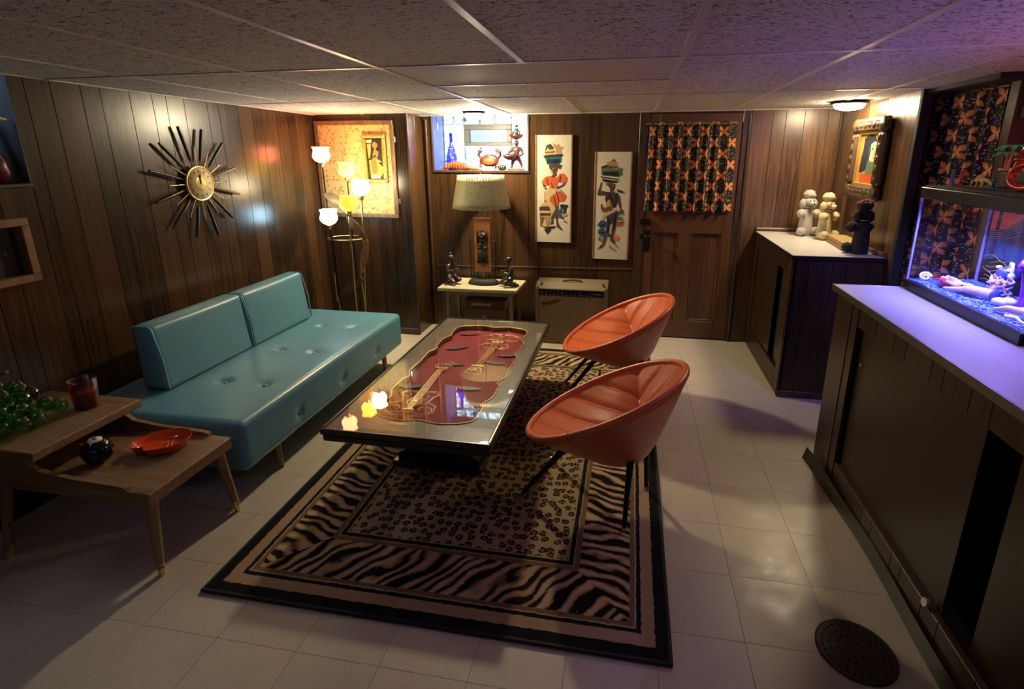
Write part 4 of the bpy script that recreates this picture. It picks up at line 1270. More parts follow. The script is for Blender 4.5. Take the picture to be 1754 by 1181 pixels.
def leaf(p0, p1, wd, m='leaf_wood'):
    p0, p1 = Vector(p0), Vector(p1); d = p1 - p0; L = d.length; d.normalize()
    nrm = Vector((.25, -1, .1)); nrm = (nrm - d * nrm.dot(d)).normalized(); s_ = d.cross(nrm)
    mb = MB(); M = Matrix((d, s_, nrm)).transposed().to_4x4(); M.translation = p0; mb.M = M
    N_ = 16
    top = [(L * k / N_, wd * math.sin(PI * (k / N_) ** .85) ** .8) for k in range(N_ + 1)]
    bot = [(L * k / N_, -wd * .75 * math.sin(PI * (k / N_) ** 1.1) ** .8) for k in range(N_, -1, -1)]
    mb.prism(top + bot[1:-1], -.004, .004)
    lo = mb.build('wooden_leaf', m, fl)
    q = MB(); q.M = M; q.tube([(.02, 0, -.006), (.02, 0, .008)], .006, 8); q.tube([(L - .02, 0, -.006), (L - .02, 0, .008)], .006, 8); q.build('rivet', 'brass', lo)
leaf((-2.50, 4.00, 1.33), (-2.27, 3.98, 1.235), .040)
leaf((-2.30, 3.97, 1.17), (-2.13, 3.99, .925), .036, 'frame_wood')
leaf((-2.135, 4.0, .955), (-2.225, 4.0, .64), .034)
leaf((-2.19, 4.0, .615), (-2.46, 4.0, .44), .038, mat('dark_leaf', (.12, .045, .022), .35, var=.2))
cl = MB()
for (a, b_) in (((-2.47, 4.0, .65), (-2.47, 4.0, .40)), ((-2.225, 4.0, .64), (-2.215, 4.02, .05)), ((-2.46, 4.0, .44), (-2.43, 4.03, .04))):
    cl.tube([a, b_], .0055, 7)
cl.build('brass_rod', 'brass', fl)

# ================================================================= WALLPAPERED ACCESS PANEL + SMALL GILT PICTURE
ac = thing('access_panel', 'wallpapered panel in a brown wooden frame on the corner wall', 'wall panel', (-2.37, YC, 1.08))
bx(-2.70, -2.035, YC - .010, YC, 1.118, 1.876).build('papered_board', 'wallpaper', ac)
for (a, b_, c, d) in ((-2.733, -2.01, 1.868, 1.905), (-2.733, -2.01, 1.085, 1.120), (-2.733, -2.695, 1.120, 1.868), (-2.040, -2.006, 1.120, 1.868)):
    bx(a, b_, YC - .022, YC, c, d, b=.004).build('frame_rail', 'frame_wood', ac)
for z in (1.75, 1.23):
    h = MB(); h.tube([(-2.002, YC - .014, z - .025), (-2.002, YC - .014, z + .025)], .005, 8); h.box(-2.012, -1.985, YC - .008, YC, z - .022, z + .022)
    h.build('hinge', 'steel', ac)

def ornate_frame(root, M, w_, h_, t, m, scroll=True, deep=.03):
    """carved frame: four mitred rails with beads and scrolls; local a,b plane, n outwards"""
    for (p, q) in (((0, h_ - t), (w_, h_)), ((0, 0), (w_, t)), ((0, t), (t, h_ - t)), ((w_ - t, t), (w_, h_ - t))):
        f = MB(); f.M = M; f.box(p[0], q[0], p[1], q[1], 0, deep, b=min(t, deep) * .35); fo = f.build('frame_rail', m, root)
        g = MB(); g.M = M
        L = max(q[0] - p[0], q[1] - p[1]); hor = (q[0] - p[0]) > (q[1] - p[1])
        n_ = max(3, int(L / (t * .62)))
        for k in range(n_):
            s_ = (k + .5) / n_ * L
            c = (p[0] + s_, (p[1] + q[1]) / 2) if hor else ((p[0] + q[0]) / 2, p[1] + s_)
            rr = t * (.30 if k % 2 else .22)
            g.ball((c[0], c[1], deep * .93), (rr * (1.3 if hor else .9), rr * (.9 if hor else 1.3), deep * .22), 8, 6)
        g.build('carving', m, fo)
    for c in ((t / 2, t / 2), (w_ - t / 2, t / 2), (t / 2, h_ - t / 2), (w_ - t / 2, h_ - t / 2)):
        g = MB(); g.M = M; g.ball((c[0], c[1], deep * .8), (t * .55, t * .55, deep * .35), 10, 6); g.build('corner_carving', m, root)

def flat_shapes(root, M, shapes, z0=0.0, dz=.00016):
    """painted areas as thin raised shapes, later ones on top"""
    for k, (nm, m, poly) in enumerate(shapes):
        f = MB(); f.M = M; f.prism(poly, 0, z0 + dz * (k + 1)); f.build(nm, m, root)

def pal(name, col, rough=.55): return mat(name, col, rough, var=.15, vscale=40) and name
for nm, c in dict(p_dark=(.02, .022, .016), p_flesh=(.62, .26, .10), p_yellow=(.62, .52, .10), p_lime=(.42, .45, .07), p_orange=(.70, .20, .05), p_white=(.75, .72, .62), p_cream=(.70, .64, .50),
                  p_skin=(.085, .042, .028), p_red=(.60, .10, .02), p_teal=(.02, .10, .14), p_ochre=(.55, .36, .08), p_brown=(.16, .075, .03), p_tan=(.42, .25, .10), p_navy=(.015, .02, .035),
                  p_blue=(.03, .09, .20), p_green=(.10, .17, .10), p_grey=(.10, .095, .09), p_paleface=(.60, .52, .32), p_ground=(.48, .27, .06), p_black=(.008, .007, .008), p_plum=(.06, .03, .05), p_straw=(.55, .45, .20)).items():
    pal(nm, tuple(v * .68 for v in c))

def crop_map(x0, x1, y0, y1, w_, h_):
    return lambda pts: [((x - x0) / (x1 - x0) * w_, (y1 - y) / (y1 - y0) * h_) for x, y in pts]

pc = thing('small_portrait', 'small gilt-framed picture of a woman in a yellow skirt on the wallpapered panel', 'picture', (-2.185, YC - .012, 1.385))
Mp = on_back(-2.292, YC - .012, 1.385)
pw, ph_ = .212, .410
f = MB(); f.M = Mp; f.box(.025, pw - .025, .03, ph_ - .03, 0, .006); f.build('canvas', 'p_dark', pc)
ornate_frame(pc, Mp, pw, ph_, .034, 'gold', deep=.022)
cm_ = crop_map(30, 470, 120, 1020, pw, ph_)
flat_shapes(pc, Mp, [
    ('painted_drape', 'p_yellow', cm_([(110, 300), (190, 290), (180, 420), (150, 560), (130, 560)])),
    ('painted_skirt', 'p_lime', cm_([(130, 600), (270, 560), (380, 625), (300, 640), (395, 720), (380, 840), (320, 930), (150, 930)])),
    ('painted_skirt_front', 'p_orange', cm_([(170, 590), (270, 600), (290, 760), (250, 850), (170, 830)])),
    ('painted_hair', 'p_black', cm_([(205, 370), (330, 370), (340, 420), (310, 420), (200, 540), (170, 520)])),
    ('painted_figure', 'p_flesh', cm_([(210, 300), (260, 255), (315, 300), (310, 350), (280, 370), (278, 410), (325, 440), (310, 510), (270, 580), (210, 590), (215, 470), (245, 400), (245, 370), (215, 345)])),
    ('painted_bow', 'p_dark', cm_([(220, 520), (275, 490), (275, 530), (225, 555)])),
    ('painted_flowers', 'p_white', cm_([(95, 230), (210, 215), (205, 275), (110, 280)])),
    ('painted_hem', 'p_white', cm_([(150, 870), (300, 870), (325, 930), (150, 935)]))], z0=.006)

# ================================================================= TWO TALL PANEL PICTURES
def tall_panel(label, x0, x1, z0, z1, crop, shapes):
    r = thing('panel_picture', label, 'picture', ((x0 + x1) / 2, YB, z0), group='tall panel pictures on the back wall')
    M = on_back(x0, YB, z0); w_, h_ = x1 - x0, z1 - z0
    f = MB(); f.M = M; f.box(.012, w_ - .012, .002, h_ - .002, .0, .020); f.build('panel_board', 'p_cream', r)
    for a in (0, w_ - .013):
        f = MB(); f.M = M; f.box(a, a + .013, 0, h_, 0, .024, b=.002); f.build('frame_strip', 'frame_wood', r)
    c = crop_map(*crop, w_, h_)
    flat_shapes(r, M, [(n, m, c(p)) for n, m, p in shapes], z0=.020)
    return r
def blob(cx, cy, rx, ry, n=14, wob=.0, ph=0): return [(cx + rx * (1 + wob * math.sin(3 * q + ph)) * math.cos(q), cy + ry * (1 + wob * math.cos(4 * q)) * math.sin(q)) for q in [2 * PI * k / n for k in range(n)]]
tall_panel('tall white panel picture of a woman in orange dress with basket on head', -.845, -.518, .855, 1.790, (90, 442, 62, 1104), [
    ('painted_basket_handle', 'p_dark', [(180, 215), (195, 160), (235, 145), (262, 175), (268, 215), (250, 215), (240, 175), (210, 170), (195, 215)]),
    ('painted_fruit', 'p_plum', blob(233, 180, 25, 20)),
    ('painted_upper_basket', 'p_ochre', [(175, 205), (270, 195), (278, 250), (185, 255)]),
    ('painted_flowers', 'p_tan', [(268, 180), (255, 130), (290, 160), (310, 140), (325, 170), (365, 180), (340, 205), (345, 235), (325, 258), (290, 250), (285, 200)]),
    ('painted_head_basket', 'p_teal', [(168, 255), (240, 245), (345, 240), (340, 310), (325, 335), (205, 340), (190, 300)]),
    ('painted_scarf', 'p_plum', [(220, 345), (270, 322), (312, 335), (352, 348), (340, 365), (330, 385), (300, 372), (240, 372), (222, 368)]),
    ('painted_head', 'p_skin', [(222, 355), (305, 355), (305, 395), (292, 418), (300, 440), (270, 465), (230, 462), (262, 430), (250, 400), (226, 380)]),
    ('painted_earring', 'p_ochre', [(238, 395), (255, 395), (250, 428), (240, 420)]),
    ('painted_arm', 'p_skin', [(155, 500), (178, 495), (190, 540), (195, 575), (175, 570), (160, 530)]),
    ('painted_arm', 'p_skin', [(360, 515), (388, 505), (372, 540), (300, 578), (270, 572), (300, 550), (345, 535)]),
    ('painted_bodice', 'p_red', [(160, 490), (185, 460), (230, 448), (262, 470), (305, 455), (325, 425), (370, 425), (400, 470), (390, 505), (345, 512), (310, 505), (300, 555), (290, 575), (222, 570), (238, 530), (225, 538), (185, 540), (165, 520)]),
    ('painted_legs', 'p_skin', [(238, 730), (315, 700), (318, 780), (312, 900), (340, 950), (365, 975), (345, 975), (300, 945), (290, 860), (268, 855), (268, 918), (235, 922), (246, 880), (242, 800)]),
    ('painted_skirt', 'p_red', [(180, 600), (290, 570), (340, 580), (394, 640), (370, 690), (310, 700), (312, 740), (270, 745), (240, 700), (175, 700)]),
    ('painted_apron', 'p_straw', [(200, 565), (300, 570), (345, 590), (290, 610), (235, 650), (230, 690), (290, 760), (240, 860), (232, 760), (200, 690), (178, 680), (190, 600)]),
    ('painted_drum_band', 'p_plum', [(130, 750), (225, 745), (240, 790), (130, 790)]),
    ('painted_drum', 'p_tan', [(130, 785), (240, 785), (238, 830), (228, 900), (225, 945), (180, 940), (140, 945), (136, 870)]),
    ('painted_drum_top', 'p_ochre', [(145, 745), (155, 715), (175, 725), (190, 700), (205, 715), (205, 745)]),
    ('painted_drum_front', 'p_brown', [(140, 840), (165, 850), (185, 860), (150, 945), (138, 940)]),
    ('painted_urn', 'p_navy', [(328, 730), (345, 720), (400, 725), (410, 735), (390, 760), (385, 810), (345, 812), (340, 760)]),
    ('painted_cloth', 'p_blue', [(312, 790), (335, 760), (345, 820), (370, 850), (360, 865), (320, 850)]),
    ('painted_fruit', 'p_ochre', [(340, 812), (400, 812), (402, 830), (370, 840)]),
    ('painted_bird', 'p_dark', [(182, 970), (210, 955), (250, 938), (288, 940), (280, 955), (240, 965), (238, 990), (215, 1005), (205, 1025), (198, 1000), (182, 990)]),
    ('painted_weave', 'p_navy', [(208, 285), (213, 285), (207, 325), (202, 325)]),
    ('painted_weave', 'p_navy', [(223, 285), (228, 285), (222, 325), (217, 325)]),
    ('painted_weave', 'p_navy', [(238, 285), (243, 285), (237, 325), (232, 325)]),
    ('painted_weave', 'p_navy', [(253, 285), (258, 285), (252, 325), (247, 325)]),
    ('painted_weave', 'p_navy', [(268, 285), (273, 285), (267, 325), (262, 325)]),
    ('painted_weave', 'p_navy', [(283, 285), (288, 285), (282, 325), (277, 325)]),
    ('painted_weave', 'p_navy', [(298, 285), (303, 285), (297, 325), (292, 325)]),
    ('painted_weave', 'p_navy', [(313, 285), (318, 285), (312, 325), (307, 325)]),
    ('painted_rim', 'p_navy', [(168, 255), (345, 240), (344, 256), (172, 272)]),
    ('painted_weave', 'p_brown', [(180, 222), (274, 214), (275, 220), (181, 228)]),
    ('painted_fold', 'p_brown', [(232, 500), (236, 500), (262, 560), (256, 560)]),
    ('painted_fold', 'p_brown', [(330, 440), (334, 440), (322, 500), (316, 500)]),
    ('painted_fold', 'p_brown', [(196, 470), (200, 470), (212, 530), (207, 530)]),
    ('painted_fold', 'p_brown', [(300, 585), (305, 585), (372, 660), (366, 662)]),
    ('painted_fold', 'p_brown', [(288, 590), (293, 590), (318, 690), (312, 692)]),
    ('painted_fold', 'p_brown', [(262, 640), (267, 640), (290, 735), (284, 735)]),
    ('painted_eye', 'p_white', [(258, 376), (266, 372), (268, 380), (260, 383)]),
    ('painted_bangle', 'p_straw', [(172, 560), (196, 556), (197, 564), (174, 568)]),
    ('painted_drum_line', 'p_cream', [(131, 800), (239, 798), (239, 806), (131, 808)]),
    ('painted_drum_line', 'p_plum', [(134, 820), (236, 818), (236, 824), (134, 826)]),
    ('painted_basket_foot', 'p_straw', [(182, 860), (200, 900), (210, 945), (165, 945), (170, 905)]),
    ('painted_urn_mark', 'p_white', [(355, 770), (360, 766), (362, 800), (357, 800)]),
    ('painted_bead', 'p_dark', [(362, 878), (370, 878), (370, 886), (362, 886)]),
    ('painted_bead', 'p_dark', [(382, 884), (390, 884), (390, 892), (382, 892)])])
tall_panel('tall white panel picture of a man carrying stacked baskets on head', -.325, -.006, .716, 1.650, (76, 460, 60, 1146), [
    ('painted_knob', 'p_green', blob(270, 155, 24, 24)),
    ('painted_basket', 'p_tan', [(200, 165), (240, 150), (310, 160), (318, 235), (270, 240), (205, 225)]),
    ('painted_basket', 'p_green', [(145, 205), (200, 185), (300, 235), (335, 215), (375, 225), (365, 250), (375, 285), (335, 300), (335, 320), (150, 300)]),
    ('painted_band', 'p_cream', [(138, 285), (335, 310), (332, 325), (136, 300)]),
    ('painted_basket', 'p_navy', [(138, 298), (334, 325), (318, 360), (240, 368), (170, 350)]),
    ('painted_scarf', 'p_brown', [(185, 370), (240, 362), (300, 375), (298, 400), (225, 400)]),
    ('painted_head', 'p_skin', [(225, 385), (295, 375), (296, 410), (280, 440), (285, 480), (245, 480), (245, 430)]),
    ('painted_arm', 'p_skin', [(150, 350), (162, 365), (150, 440), (205, 450), (210, 490), (120, 490), (112, 470)]),
    ('painted_torso', 'p_navy', [(205, 450), (245, 455), (285, 520), (300, 460), (330, 465), (325, 560), (310, 610), (225, 610), (195, 530)]),
    ('painted_torso', 'p_skin', [(245, 450), (295, 450), (300, 510), (290, 560), (270, 520)]),
    ('painted_arm', 'p_skin', [(325, 465), (350, 500), (368, 600), (352, 620), (330, 560)]),
    ('painted_fruit', 'p_ochre', [(205, 600), (215, 550), (240, 525), (265, 545), (280, 600)]),
    ('painted_bowl', 'p_brown', [(150, 580), (165, 575), (175, 610), (280, 605), (270, 640), (180, 660), (155, 630)]),
    ('painted_fringe', 'p_straw', [(165, 700), (230, 650), (320, 625), (310, 660), (215, 700), (180, 735)]),
    ('painted_trousers', 'p_plum', [(215, 700), (320, 640), (340, 650), (330, 760), (310, 850), (272, 855), (285, 770), (255, 780), (245, 890), (205, 895), (225, 790)]),
    ('painted_jug', 'p_brown', [(345, 650), (365, 610), (395, 640), (390, 690), (375, 660), (350, 690)]),
    ('painted_jug', 'p_red', [(330, 740), (392, 735), (392, 785), (360, 800), (322, 790)]),
    ('painted_jug_neck', 'p_green', [(335, 700), (380, 700), (390, 738), (330, 742)]),
    ('painted_rooster', 'p_blue', [(120, 790), (160, 740), (185, 740), (230, 760), (210, 800), (190, 830), (215, 850), (265, 880), (268, 912), (200, 895), (165, 905), (135, 880), (128, 840), (160, 825)]),
    ('painted_legs', 'p_skin', [(195, 898), (228, 900), (205, 990), (175, 1025), (132, 1038), (180, 985)]),
    ('painted_legs', 'p_skin', [(275, 852), (305, 852), (295, 930), (325, 980), (300, 980), (260, 945)]),
    ('painted_flower', 'p_orange', [(300, 905), (335, 885), (362, 915), (345, 945), (305, 940)]),
    ('painted_weave', 'p_navy', [(164, 250), (170, 250), (175, 292), (169, 292)]),
    ('painted_weave', 'p_navy', [(181, 250), (188, 250), (193, 292), (186, 292)]),
    ('painted_weave', 'p_navy', [(199, 250), (205, 250), (210, 292), (204, 292)]),
    ('painted_weave', 'p_navy', [(217, 250), (223, 250), (228, 292), (222, 292)]),
    ('painted_weave', 'p_navy', [(235, 250), (241, 250), (246, 292), (240, 292)]),
    ('painted_weave', 'p_navy', [(252, 250), (259, 250), (264, 292), (257, 292)]),
    ('painted_weave', 'p_navy', [(270, 250), (276, 250), (281, 292), (275, 292)]),
    ('painted_weave', 'p_navy', [(288, 250), (294, 250), (299, 292), (293, 292)]),
    ('painted_weave', 'p_navy', [(306, 250), (312, 250), (317, 292), (311, 292)]),
    ('painted_band', 'p_cream', [(145, 314), (330, 338), (328, 344), (148, 322)]),
    ('painted_weave', 'p_brown', [(204, 196), (314, 204), (314, 212), (204, 205)]),
    ('painted_rim', 'p_navy', [(145, 205), (200, 187), (204, 196), (148, 216)]),
    ('painted_eye', 'p_white', [(268, 395), (276, 392), (278, 400), (270, 402)]),
    ('painted_bow', 'p_dark', [(318, 420), (340, 432), (375, 440), (372, 460), (345, 458), (322, 448)]),
    ('painted_fold', 'p_plum', [(238, 480), (244, 480), (262, 590), (256, 590)]),
    ('painted_fold', 'p_navy', [(300, 670), (306, 670), (290, 840), (284, 840)]),
    ('painted_fold', 'p_navy', [(240, 720), (246, 718), (230, 870), (224, 870)]),
    ('painted_feather', 'p_navy', [(150, 790), (205, 780), (204, 788), (150, 800)]),
    ('painted_feather', 'p_navy', [(145, 855), (205, 862), (204, 870), (145, 864)]),
    ('painted_feather', 'p_green', [(205, 872), (262, 892), (260, 902), (204, 884)]),
    ('painted_claw', 'p_dark', [(150, 905), (158, 905), (152, 940), (138, 948), (132, 942), (144, 934)]),
    ('painted_seed', 'p_dark', [(258, 1008), (270, 1008), (270, 1018), (258, 1018)]),
    ('painted_seed', 'p_dark', [(300, 1036), (312, 1036), (312, 1046), (300, 1046)]),
    ('painted_seed', 'p_dark', [(325, 995), (337, 995), (337, 1005), (325, 1005)]),
    ('painted_jug_band', 'p_cream', [(328, 745), (390, 740), (390, 747), (328, 752)])])

# ================================================================= STARBURST CLOCK
ck = thing('starburst_clock', 'starburst wall clock with gold face and dark wooden rays', 'clock', (XL, 2.975, 1.455))
Mc = on_left(XL + .035, 2.975, 1.455)
fc = MB(); fc.M = Mc; fc.lathe([(0, -.02), (.105, -.02), (.112, -.005), (.112, .004), (.104, .008), (.100, .004), (0, .004)], (0, 0, 0), 48)
fo = fc.build('case', 'brass', ck)
fc = MB(); fc.M = Mc; fc.lathe([(0, .0045), (.099, .0045), (.099, .0052), (0, .0056)], (0, 0, 0), 40); fc.build('face', mat('clock_face', (.62, .52, .26), .45), fo)
fc = MB(); fc.M = Mc; fc.lathe([(0, .0075), (.042, .0064), (.045, .0056), (0, .0056)], (0, 0, 0), 32); fc.build('centre_boss', mat('boss_gold', (.50, .33, .10), .35, metal=.4), fo)
hd = MB(); hd.M = Mc
for a, L, w_ in ((PI / 2 - .05, .078, .0022), (PI / 2 + .06, .055, .003), (-.5, .06, .001)):
    hd.tube([(0, 0, .011), (L * math.cos(a), L * math.sin(a), .011)], w_, 5)
hd.build('hands', 'black', fo)
for k in range(12):
    a = k * PI / 6
    t = MB(); t.M = Mc; t.tube([(.070 * math.cos(a), .070 * math.sin(a), .0055), (.085 * math.cos(a), .085 * math.sin(a), .0055)], .0028, 5); t.build('hour_mark', 'black', fo)
for k in range(12):
    a = k * PI / 6 + PI / 12
    L = .355 if k % 2 else .345
    r_ = MB(); r_.M = Mc
    d = (math.cos(a), math.sin(a))
    r_.tube([(.105 * d[0], .105 * d[1], -.006), (.155 * d[0], .155 * d[1], -.006)], .003, 6)
    r_.tube([(.14 * d[0], .14 * d[1], -.006), (.16 * d[0], .16 * d[1], -.006), (.30 * d[0], .30 * d[1], -.006), (L * d[0], L * d[1], -.006)], [.005, .0085, .0105, .008], 8)
    r_.build('wooden_ray', 'black_wood' if 0 < k < 11 else 'frame_wood', ck)
    a += PI / 12; d = (math.cos(a), math.sin(a))
    r_ = MB(); r_.M = Mc
    r_.tube([(.105 * d[0], .105 * d[1], -.002), (.225 * d[0], .225 * d[1], -.002)], .0024, 6); r_.ball((.227 * d[0], .227 * d[1], -.002), .006, 8, 6)
    r_.build('brass_ray', 'brass', ck)

# ================================================================= LEFT WALL NICHE CONTENTS AND SHADOW BOX
nv = thing('flower_vase', 'dark red vase with a spray of pale yellow flowers in the dark niche', 'vase', (XL - .065, 1.945, NZ0))
MB().lathe([(0, 0), (.035, 0), (.055, .04), (.05, .10), (.025, .15), (.03, .17), (0, .165)], (0, 0, 0), 20).build('vase_body', mat('vase_red', (.10, .015, .012), .3), nv, world=False)
fm = MB(); rv = random.Random(2)
for k in range(9):
    a = rv.uniform(0, 6.28); R_ = rv.uniform(.02, .085); p = (R_ * math.cos(a) * .7, R_ * math.sin(a), rv.uniform(.20, .30))
    s_ = MB(); s_.tube([(0, 0, .15), (p[0] * .6, p[1] * .6, .2), p], .0025, 5); s_.build('stem', 'p_green', nv, world=False)
    fl_ = MB()
    for q in range(6):
        an = q * PI / 3; fl_.ball((p[0] + .014 * math.cos(an), p[1] + .014 * math.sin(an), p[2] + .005), (.011, .011, .006), 7, 5)
    fl_.ball((p[0], p[1], p[2] + .01), .008, 6, 4)
    fl_.build('blossom', mat('blossom', (.62, .50, .20), .6) if 'blossom' not in MATS else 'blossom', nv, world=False)
sbx = thing('shadow_box', 'wooden shadow-box frame with a dark picture on the left wall', 'picture', (XL, 1.72, 1.06))
Ms = on_left(XL, 1.50, 1.075)
for (a, b_, c, d) in ((0, .44, 0, .035), (0, .44, .255, .29), (0, .035, .035, .255), (.405, .44, .035, .255)):
    f = MB(); f.M = Ms; f.box(a, b_, c, d, 0, .055, b=.003); f.build('frame_rail', 'frame_wood', sbx)
f = MB(); f.M = Ms; f.box(.03, .41, .03, .26, 0, .008); f.build('picture_board', 'p_black', sbx)
rv = random.Random(8)
for k in range(9):
    f = MB(); f.M = Ms; f.prism(blob(rv.uniform(.06, .38), rv.uniform(.05, .2), rv.uniform(.008, .02), rv.uniform(.006, .014), 9, .3, k), .008, .0088); f.build('painted_fleck', 'p_green', sbx)

# ================================================================= TABLE LAMP AND KNEELING FIGURES
tlx, tly, tlz = -1.275, 4.43, .50
tl = thing('table_lamp', 'table lamp with fibreglass drum shade and carved copper panel base', 'lamp', (tlx, tly, tlz))
MB().lathe([(0, 0), (.142, 0), (.145, .008), (.13, .035), (.10, .05), (0, .052)], (tlx, tly, tlz), 32, sy=.55).build('base', 'black_matt', tl)
pn = MB(); pn.box(tlx - .072, tlx + .072, tly - .012, tly + .012, .61, 1.085, b=.002)
pno = pn.build('copper_panel', mat('copper', (.50, .20, .065), .42, metal=.55, var=.3, vscale=14, bump=.3, bscale=30), tl)
bx(tlx - .078, tlx + .078, tly - .016, tly + .016, 1.083, 1.091).build('cap_strip', 'brass', tl)
mk = MB(); yf = tly - .016
mk.ball((tlx, yf, .93), (.043, .018, .040), 14, 10); mk.ball((tlx, yf - .012, .925), (.012, .014, .016), 8, 6)
for k in range(3): mk.ball((tlx, yf - .010, .895 - k * .022), (.022 - .002 * k, .010, .009), 10, 6)
for s_ in (-1, 1):
    mk.ball((tlx + s_ * .042, yf, .925), (.010, .010, .060), 8, 8); mk.ball((tlx + s_ * .018, yf - .012, .945), (.011, .008, .008), 8, 6)
    mk.ball((tlx + s_ * .022, yf - .002, .830), (.026, .020, .020), 10, 8)
    mk.ball((tlx + s_ * .047, yf, .705), (.010, .010, .016), 8, 6)
mk.ball((tlx, yf, .852), (.036, .022, .032), 12, 8); mk.ball((tlx, yf, .745), (.046, .030, .085), 14, 10); mk.ball((tlx, yf, .975), (.014, .010, .022), 8, 6)
mk.build('carved_idol', mat('ebony', (.020, .015, .012), .32), pno)
rd = MB()
for s_ in (-1, 1):
    rd.tube([(tlx + s_ * .085, tly, .545), (tlx + s_ * .085, tly, .60), (tlx + s_ * .08, tly, .62)], .003, 6)
    rd.tube([(tlx + s_ * .112, tly, .545), (tlx + s_ * .112, tly, .895)], .0035, 6)
    for z in (.895, .69, .645): rd.tube([(tlx + s_ * .07, tly, z), (tlx + s_ * .116, tly, z)], .003, 6)
    rd.tube([(tlx + s_ * .055, tly, .54), (tlx + s_ * .055, tly, .615)], .004, 6)
rd.build('rod_frame', 'black_metal', tl)
MB().tube([(tlx, tly, .54), (tlx, tly, .615)], .004, 8).build('stem', 'steel', tl)
MB().tube([(tlx, tly, 1.08), (tlx, tly, 1.47), (tlx, tly, 1.495)], [.004, .004, .003], 8).build('upper_stem', 'steel', tl)
shd = MB()
def shade_fn(u, v):
    q = 2 * PI * u; r = .252 + (.199 - .252) * v
    return (tlx + r * math.cos(q), tly + r * math.sin(q), 1.180 + .274 * v)
shd.grid(shade_fn, 64, 6, wrap=True)
sho = shd.build('lamp_shade', 'fibre_shade', tl)
so2 = sho.modifiers.new('thickness', 'SOLIDIFY'); so2.thickness = .002; so2.offset = -1
lc = MB()
for z, r in ((1.182, .252), (1.452, .1995)):
    for k in range(56):
        q = 2 * PI * k / 56
        lc.tube([(tlx + (r + .001) * math.cos(q), tly + (r + .001) * math.sin(q), z - .003), (tlx + (r + .002) * math.cos(q + .05), tly + (r + .002) * math.sin(q + .05), z + .006)], .0016, 4)
lc.build('lacing', mat('lace', (.16, .13, .06), .6), sho)
MB().lathe([(0, 0), (.010, .004), (.006, .015), (0, .022)], (tlx, tly, 1.49), 10).build('finial', 'brass', tl)
spd = MB()
for k in range(3):
    q = 2 * PI * k / 3; spd.tube([(tlx, tly, 1.455), (tlx + .198 * math.cos(q), tly + .198 * math.sin(q), 1.452)], .002, 5)
spd.build('shade_spider', 'brass', tl)

mat('dark_carved', (.026, .015, .011), .28, var=.2)
def kneeler(label, x, y, flip, rz):
    r = thing('kneeling_figure', label, 'figurine', (x, y, .50), rz, 'carved kneeling figurines beside the table lamp')
    s = flip
    V = [(0, .020, .075), (0, .012, .115), (0, 0, .160), (0, 0, .192), (0, -.004, .215),
         (-.042, 0, .170), (-.058, -.018, .122), (-.020, -.062, .138),
         (.042, 0, .170), (.058, -.018, .122), (.020, -.062, .132),
         (-.028, .012, .068), (-.036, -.088, .030), (-.034, .045, .016), (-.034, .078, .011),
         (.028, .012, .068), (.036, -.080, .040), (.034, .045, .016), (.034, .078, .011)]
    E = [(0, 1), (1, 2), (2, 3), (3, 4), (2, 5), (5, 6), (6, 7), (2, 8), (8, 9), (9, 10), (0, 11), (11, 12), (12, 13), (13, 14), (0, 15), (15, 16), (16, 17), (17, 18)]
    Rr = [.036, .026, .034, .013, .018, .017, .0125, .009, .017, .0125, .009, .028, .020, .0145, .010, .028, .020, .0145, .010]
    me = skin(V, E, Rr, 2)
    b_ = link('body', me, 'dark_carved', r, world=False)
    h = MB(); h.ball((0, -.006, .236), (.024, .027, .031), 14, 10); h.ball((0, .006, .246), (.027, .026, .026), 12, 8); h.ball((0, -.033, .233), (.005, .007, .008), 6, 5)
    h.build('head', 'dark_carved', r, world=False)
    h = MB(); h.ball((0, .004, .276), (.014, .014, .015), 10, 8); h.build('topknot', 'dark_carved', r, world=False)
    c = MB(); c.ball((0, -.068, .140), (.016, .012, .016), 10, 8); c.build('offering', 'dark_carved', r, world=False)
    return r
kneeler('dark carved kneeling figurine on the side table end by the corner wall', -1.555, 4.38, 1, 1.0)
kneeler('dark carved kneeling figurine on the side table end by the amplifier', -1.025, 4.38, -1, -1.0)

# ================================================================= WINDOW SILL ORNAMENTS
bt = thing('blue_bottle', 'cobalt blue dimpled glass bottle on the window sill', 'bottle', (-1.672, 4.85, WZ0))
MB().lathe([(0, 0), (.040, 0), (.046, .02), (.052, .07), (.050, .12), (.034, .18), (.020, .225), (.016, .25), (.015, .325), (.018, .33), (.013, .33), (.012, .25), (0, .24)], (0, 0, 0), 24, fn=lambda q, z: 1 + (.03 * math.sin(12 * q) * math.sin(z * 260) if .02 < z < .13 else 0)).build('glass_body', 'blue_glass', bt, world=False)
mat('lobster', (.26, .050, .008), .35, var=.4, vscale=40)
lb = thing('lobster_ornament', 'orange lobster claw ornament lying on the window sill', 'ornament', (-1.56, 4.76, WZ0))
b_ = MB()
for k in range(9):
    t = k / 8; b_.ball((-.14 + .21 * t, .005 * math.sin(k), .010 + .052 * math.sin(PI * (.18 + .72 * t)) * .62), (.026, .030, .012 + .030 * math.sin(PI * (.15 + .75 * t))), 12, 8)
b_.build('shell_body', 'lobster', lb, world=False)
for s_ in (-1, 1):
    c = MB(); c.tube([(.06, .012 * s_, .022), (.12, .022 * s_, .020), (.17, .028 * s_, .016), (.215, .018 * s_, .010)], [.012, .017, .013, .002], 8); c.build('claw', mat('pale_claw', (.30, .10, .045), .4) if 'pale_claw' not in MATS else 'pale_claw', lb, world=False)
tf = MB()
for k in range(4): tf.ball((-.155 - .012 * (k % 2), -.02 + .014 * k, .012), (.022, .009, .004), 8, 5)
tf.build('tail_fan', mat('tail_dark', (.10, .03, .02), .4), lb, world=False)
